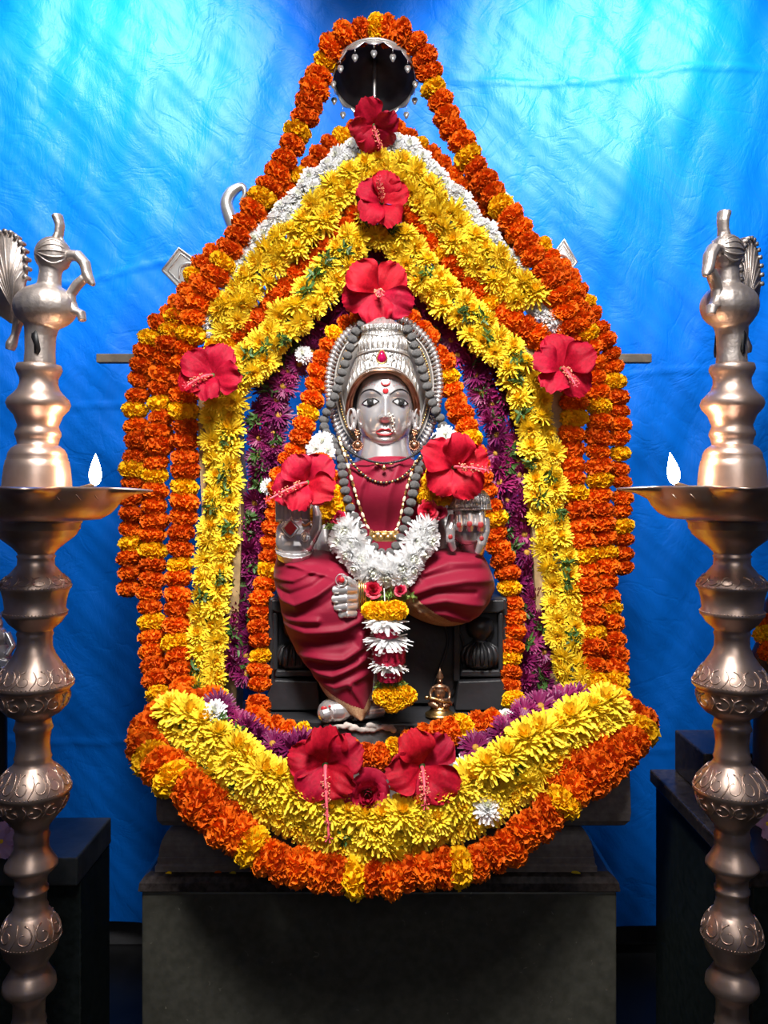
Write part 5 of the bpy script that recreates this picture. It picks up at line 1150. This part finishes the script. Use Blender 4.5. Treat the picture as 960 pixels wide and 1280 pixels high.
def peacock(root, b, yaw, flip):
    """bird sculpted in its own frame: +x the beak side, -x the tail; z=0 at the collar"""
    org = b+Vector((0, 0, ZL(456))); s_ = k_
    V = lambda x, z, y=0: Vector(((x-50)*s_, y*s_, (456-z)*s_))
    def put(name, mb, par, label=None, vox=None, it=3, mt=BRP):
        me = mb.mesh(name, [mt]); o = finish(me, name, None, (0, 0, 0), label); o.parent = par
        if vox:
            r_ = o.modifiers.new('remesh', 'REMESH'); r_.mode = 'VOXEL'; r_.voxel_size = vox; r_.use_smooth_shade = True
            q_ = o.modifiers.new('smooth', 'SMOOTH'); q_.iterations = it
        return o
    mb = M()
    mb.tube([V(51, 456), V(51, 440), V(51, 420), V(53, 400)], [19*s_, 18*s_, 18.5*s_, 22*s_], 18)
    mb.ball(V(57, 384), (40*s_, 34*s_, 29*s_), 20, 0, 14); mb.ball(V(74, 386), (22*s_, 20*s_, 19*s_)); mb.ball(V(40, 388), (22*s_, 20*s_, 17*s_)); mb.ball(V(60, 372), (22*s_, 20*s_, 15*s_))
    mb.tube([V(60, 372), V(62, 355), V(63, 342), V(64, 330)], [19*s_, 14.5*s_, 13.5*s_, 15*s_], 16)
    mb.ball(V(66, 319), (23*s_, 20*s_, 23*s_), 18, 0, 12); mb.tube([V(74, 318), V(86, 321), V(93, 322)], [11*s_, 8*s_, 5*s_], 12)
    bird = put('peacock', mb, root, 'metal peacock standing on the top of the lamp', .0022, 4)
    bird.location = org-WO[root.name]; bird.rotation_euler = (0, 0, yaw)
    mb = M(); mb.tube([V(70, 305), V(74, 292), V(75, 282), V(71, 270)], [10*s_, 7.5*s_, 8*s_, 9.5*s_], 10, 0, .7); mb.tube([V(82, 312), V(76, 300), V(74, 290)], [5*s_, 4*s_, 2*s_], 8); put('crest', mb, bird, None, .0015, 2)
    mb = M(); mb.tube([V(88, 320), V(100, 321), V(109, 331), V(112, 344), V(116, 352), V(121, 358)], [9*s_, 9*s_, 8.5*s_, 8*s_, 7*s_, 3.5*s_], 10, 0, .8)
    mb.ball(V(99, 319), (6*s_, 6*s_, 5*s_)); mb.tube([V(108, 349), V(99, 357), V(91, 368), V(91, 380), V(97, 390), V(105, 393), V(107, 402)], [7*s_, 8*s_, 7.5*s_, 7.5*s_, 8*s_, 7.5*s_, 6*s_], 10, 0, .8); put('beak', mb, bird, 'long beak holding a curling chain', .0016, 2)
    for sy in (-1, 1):
        mb = M()
        for i in range(5):
            arc_ = []
            for q in range(9):
                lon = .35+q*.27; lat = (.75-.36*i)*math.sin(PI*min(1, q/8+.15))
                arc_.append(V(66+22.4*math.cos(lon)*math.cos(lat), 319-22.4*math.sin(lat), sy*19.6*math.sin(lon)*math.cos(lat)))
            mb.tube(arc_, [.4*s_]+[1.5*s_]*7+[.4*s_], 6)
        mb.ball(V(82, 318, sy*11), (3.4*s_, 2.4*s_, 3.4*s_), 10)
        put('head_grooves', mb, bird)
        mb = M(); mb.prism([V(49+x, z, sy*15.2) for x, z in ((2, 415), (8, 417), (10, 428), (12, 440), (10, 446), (5, 444), (5, 434), (1, 425))], (0, sy*3.2*s_, 0)); put('opening_shade_patch', mb, bird, 'black patch for the shaded opening between the legs', None, 0, BLK)  # black plate on the column imitates the shade inside an opening
    # tail fan: scalloped plate with raised quills
    out = []
    for i in range(41):
        t = i/40; a = -1.15+t*4.05
        x = 2-29*math.sin(a-.15)*-1; z = 338-47*math.cos(a)
        sc_ = 1+.045*abs(math.sin(i*PI/2.0)); out.append((2+(x-2)*sc_, 338+(z-338)*sc_))
    out = [(26, 395), (29, 378), (28, 362)]+[(2+29*math.cos(a)*(1+.05*(i % 2)), 336-46*math.sin(a)*(1+.03*(i % 2))) for i, a in enumerate([-.35+j*(PI+.6)/30 for j in range(31)])]+[(-18, 372), (-6, 392), (12, 404)]
    mb = M().prism([V(x, z, -3.2) for x, z in out], (0, 6.4*s_, 0))
    for x, z in out[4:34:2]: mb.tube([V(x, z, -6), V(x, z, 6)], 3.0*s_, 8)
    for j in range(9):
        a = -.1+j*(PI+.2)/8
        for sy in (-3.6, 3.6): mb.tube([V(14, 385, sy), V(6+10*math.cos(a), 352-16*math.sin(a), sy), V(2+25*math.cos(a), 336-41*math.sin(a), sy)], [.8*s_, 1.4*s_, 1.0*s_], 6)
    put('tail_fan', mb, bird, 'flat scalloped tail fan')
    mb = M(); mb.tube([V(30, 392), V(20, 404), V(17, 418), V(12, 430), V(10, 437)], [10*s_, 8*s_, 6*s_, 9*s_, 7*s_], 12, 0, .7); put('tail_curl', mb, bird, None, .0018, 3)
    return bird
r1, b1 = make_lamp('oil_lamp', 'tall brass oil lamp with peacock top left of the shrine, flame on its right', 47, 0, 0)
peacock(r1, b1, math.radians(-8), 1)
r1.rotation_euler = (0, math.radians(.9), 0); r1.location.x -= .0235
r2, b2 = make_lamp('oil_lamp', 'tall brass oil lamp with peacock top right of the shrine, flame on its left', 915, PI, -5)
peacock(r2, b2, math.radians(180+42), -1)

# ------------------------------------------------------------------ side blocks and what stands on them
XLb = P(132, 0, 1.9).x
lb = thing('stone_block', 'dark polished stone block with grey slab top, behind the left lamp', 'block', (XLb-.32, 1.82, 0))
ztl = P(0, 1072, 1.72).z
obj('block_body', M().box((-1.35, 1.745, 0), (XLb, 1.93, ztl-.062)), BLKGR, lb, False, bevel=.003)
obj('top_slab', M().box((-1.35, 1.72, ztl-.062), (XLb+.002, 1.935, ztl)), mat('slab_with_sheen', (.03, .034, .038), .3, noise=20, col2=(.06, .065, .07), bump=('noise', 30, .5)), lb, False, 'grey sheened slab', .004)
rb = thing('stone_block', 'dark green-black stone block right of the pedestal, behind the right lamp', 'block', (.95, 1.65, 0))
ztr = P(0, 962, 1.9).z
obj('block_body', M().box((.645, 1.40, 0), (1.35, 1.90, ztr-.03)), BLKGR, rb, False, bevel=.003)
obj('top_slab', M().box((.632, 1.39, ztr-.03), (1.35, 1.905, ztr)), GRN, rb, False, None, .004)
ob = obj('step_block', M().box((P(850, 0, 1.86).x, 1.72, ztr), (1.35, 1.895, P(0, 942, 1.72).z+.0)), GRN, None, False, None, .004); tag(ob, 'small dark granite block standing on the right stone block', 'block')
# silver statuette cut by the left edge, on a dark stand
sx = P(-6, 0, 1.80).x
st2 = obj('stone_stand', M().lathe([(.001, ztl), (.06, ztl), (.06, ztl+.03), (.035, ztl+.05), (.035, P(0, 862, 1.80).z-.03), (.05, P(0, 862, 1.80).z-.02), (.05, P(0, 850, 1.80).z), (.001, P(0, 850, 1.80).z)], (sx-.02, 1.82, 0), 24), STN); tag(st2, 'black stone stand cut by the left edge of the photo', 'stand')
root = thing('silver_statuette', 'silver statuette on a black stand cut off by the left edge', 'figurine', P(-6, 850, 1.80))
mb = M()
mb.ball(P(-4, 822, 1.80), (.034, .03, .042)); mb.ball(P(-4, 798, 1.80), (.026, .022, .03)); mb.ball(P(-4, 780, 1.80), (.014, .014, .017)); mb.tube([P(-4, 772, 1.80), P(-4, 762, 1.80)], [.012, .004], 10)
mb.tube([P(8, 792, 1.80), P(16, 808, 1.79), P(8, 820, 1.775)], [.010, .009, .007], 8); mb.tube([P(-4, 830, 1.79), P(14, 832, 1.775), P(2, 838, 1.765)], [.016, .014, .010], 8); mb.ball(P(-4, 843, 1.80), (.038, .034, .012))
blob('body', mb, SIL, root, .0018, 3)
# pink flowers
def pink(px, py, Y, r, label):
    root = thing('pink_flower', label, 'flower', P(px, py, Y), None)
    for k in range(5):
        o = bpy.data.objects.new('petal', PKM); C.objects.link(o); o.parent = root; o.rotation_mode = 'QUATERNION'
        o.rotation_quaternion = Vector((.2, -1, .5)).to_track_quat('Z', 'Y') @ Quaternion((0, 0, 1), k*2*PI/5) @ Quaternion((1, 0, 0), .35); o.scale = [r*Y/F]*3
    o = bpy.data.objects.new('flower_centre', M().ball((0, 0, 0), r*.16*Y/F, 10).mesh('flower_centre', [CYC])); C.objects.link(o); o.parent = root
PKM = hib_petal(71).mesh('petal', [PK])
pink(2, 1052, 1.70, 24, 'pale pink flower on the left stone block at the edge of the photo'); pink(958, 1030, 1.42, 22, 'pale pink flower on the right stone block at the edge of the photo')
# garlanded dark stone cut by the right edge
sb = obj('stone_idol_back', M().lathe([(.001, ztr), (.085, ztr), (.088, ztr+.04), (.075, ztr+.06), (.072, ztr+.22), (.082, ztr+.27), (.078, ztr+.32), (.055, ztr+.38), (.052, ztr+.43), (.03, ztr+.47), (.001, ztr+.48)], (P(990, 0, 1.64).x, 1.64, 0), 24), STN); tag(sb, 'black stone idol cut off by the right edge of the photo', 'statue')
strand('marigold_garland', 'bit of orange and yellow garland at the right edge of the photo', [(958, 778, 1.60), (957, 798, 1.59), (965, 818, 1.575), (982, 832, 1.56)], [(954, 798)], 13, 17)
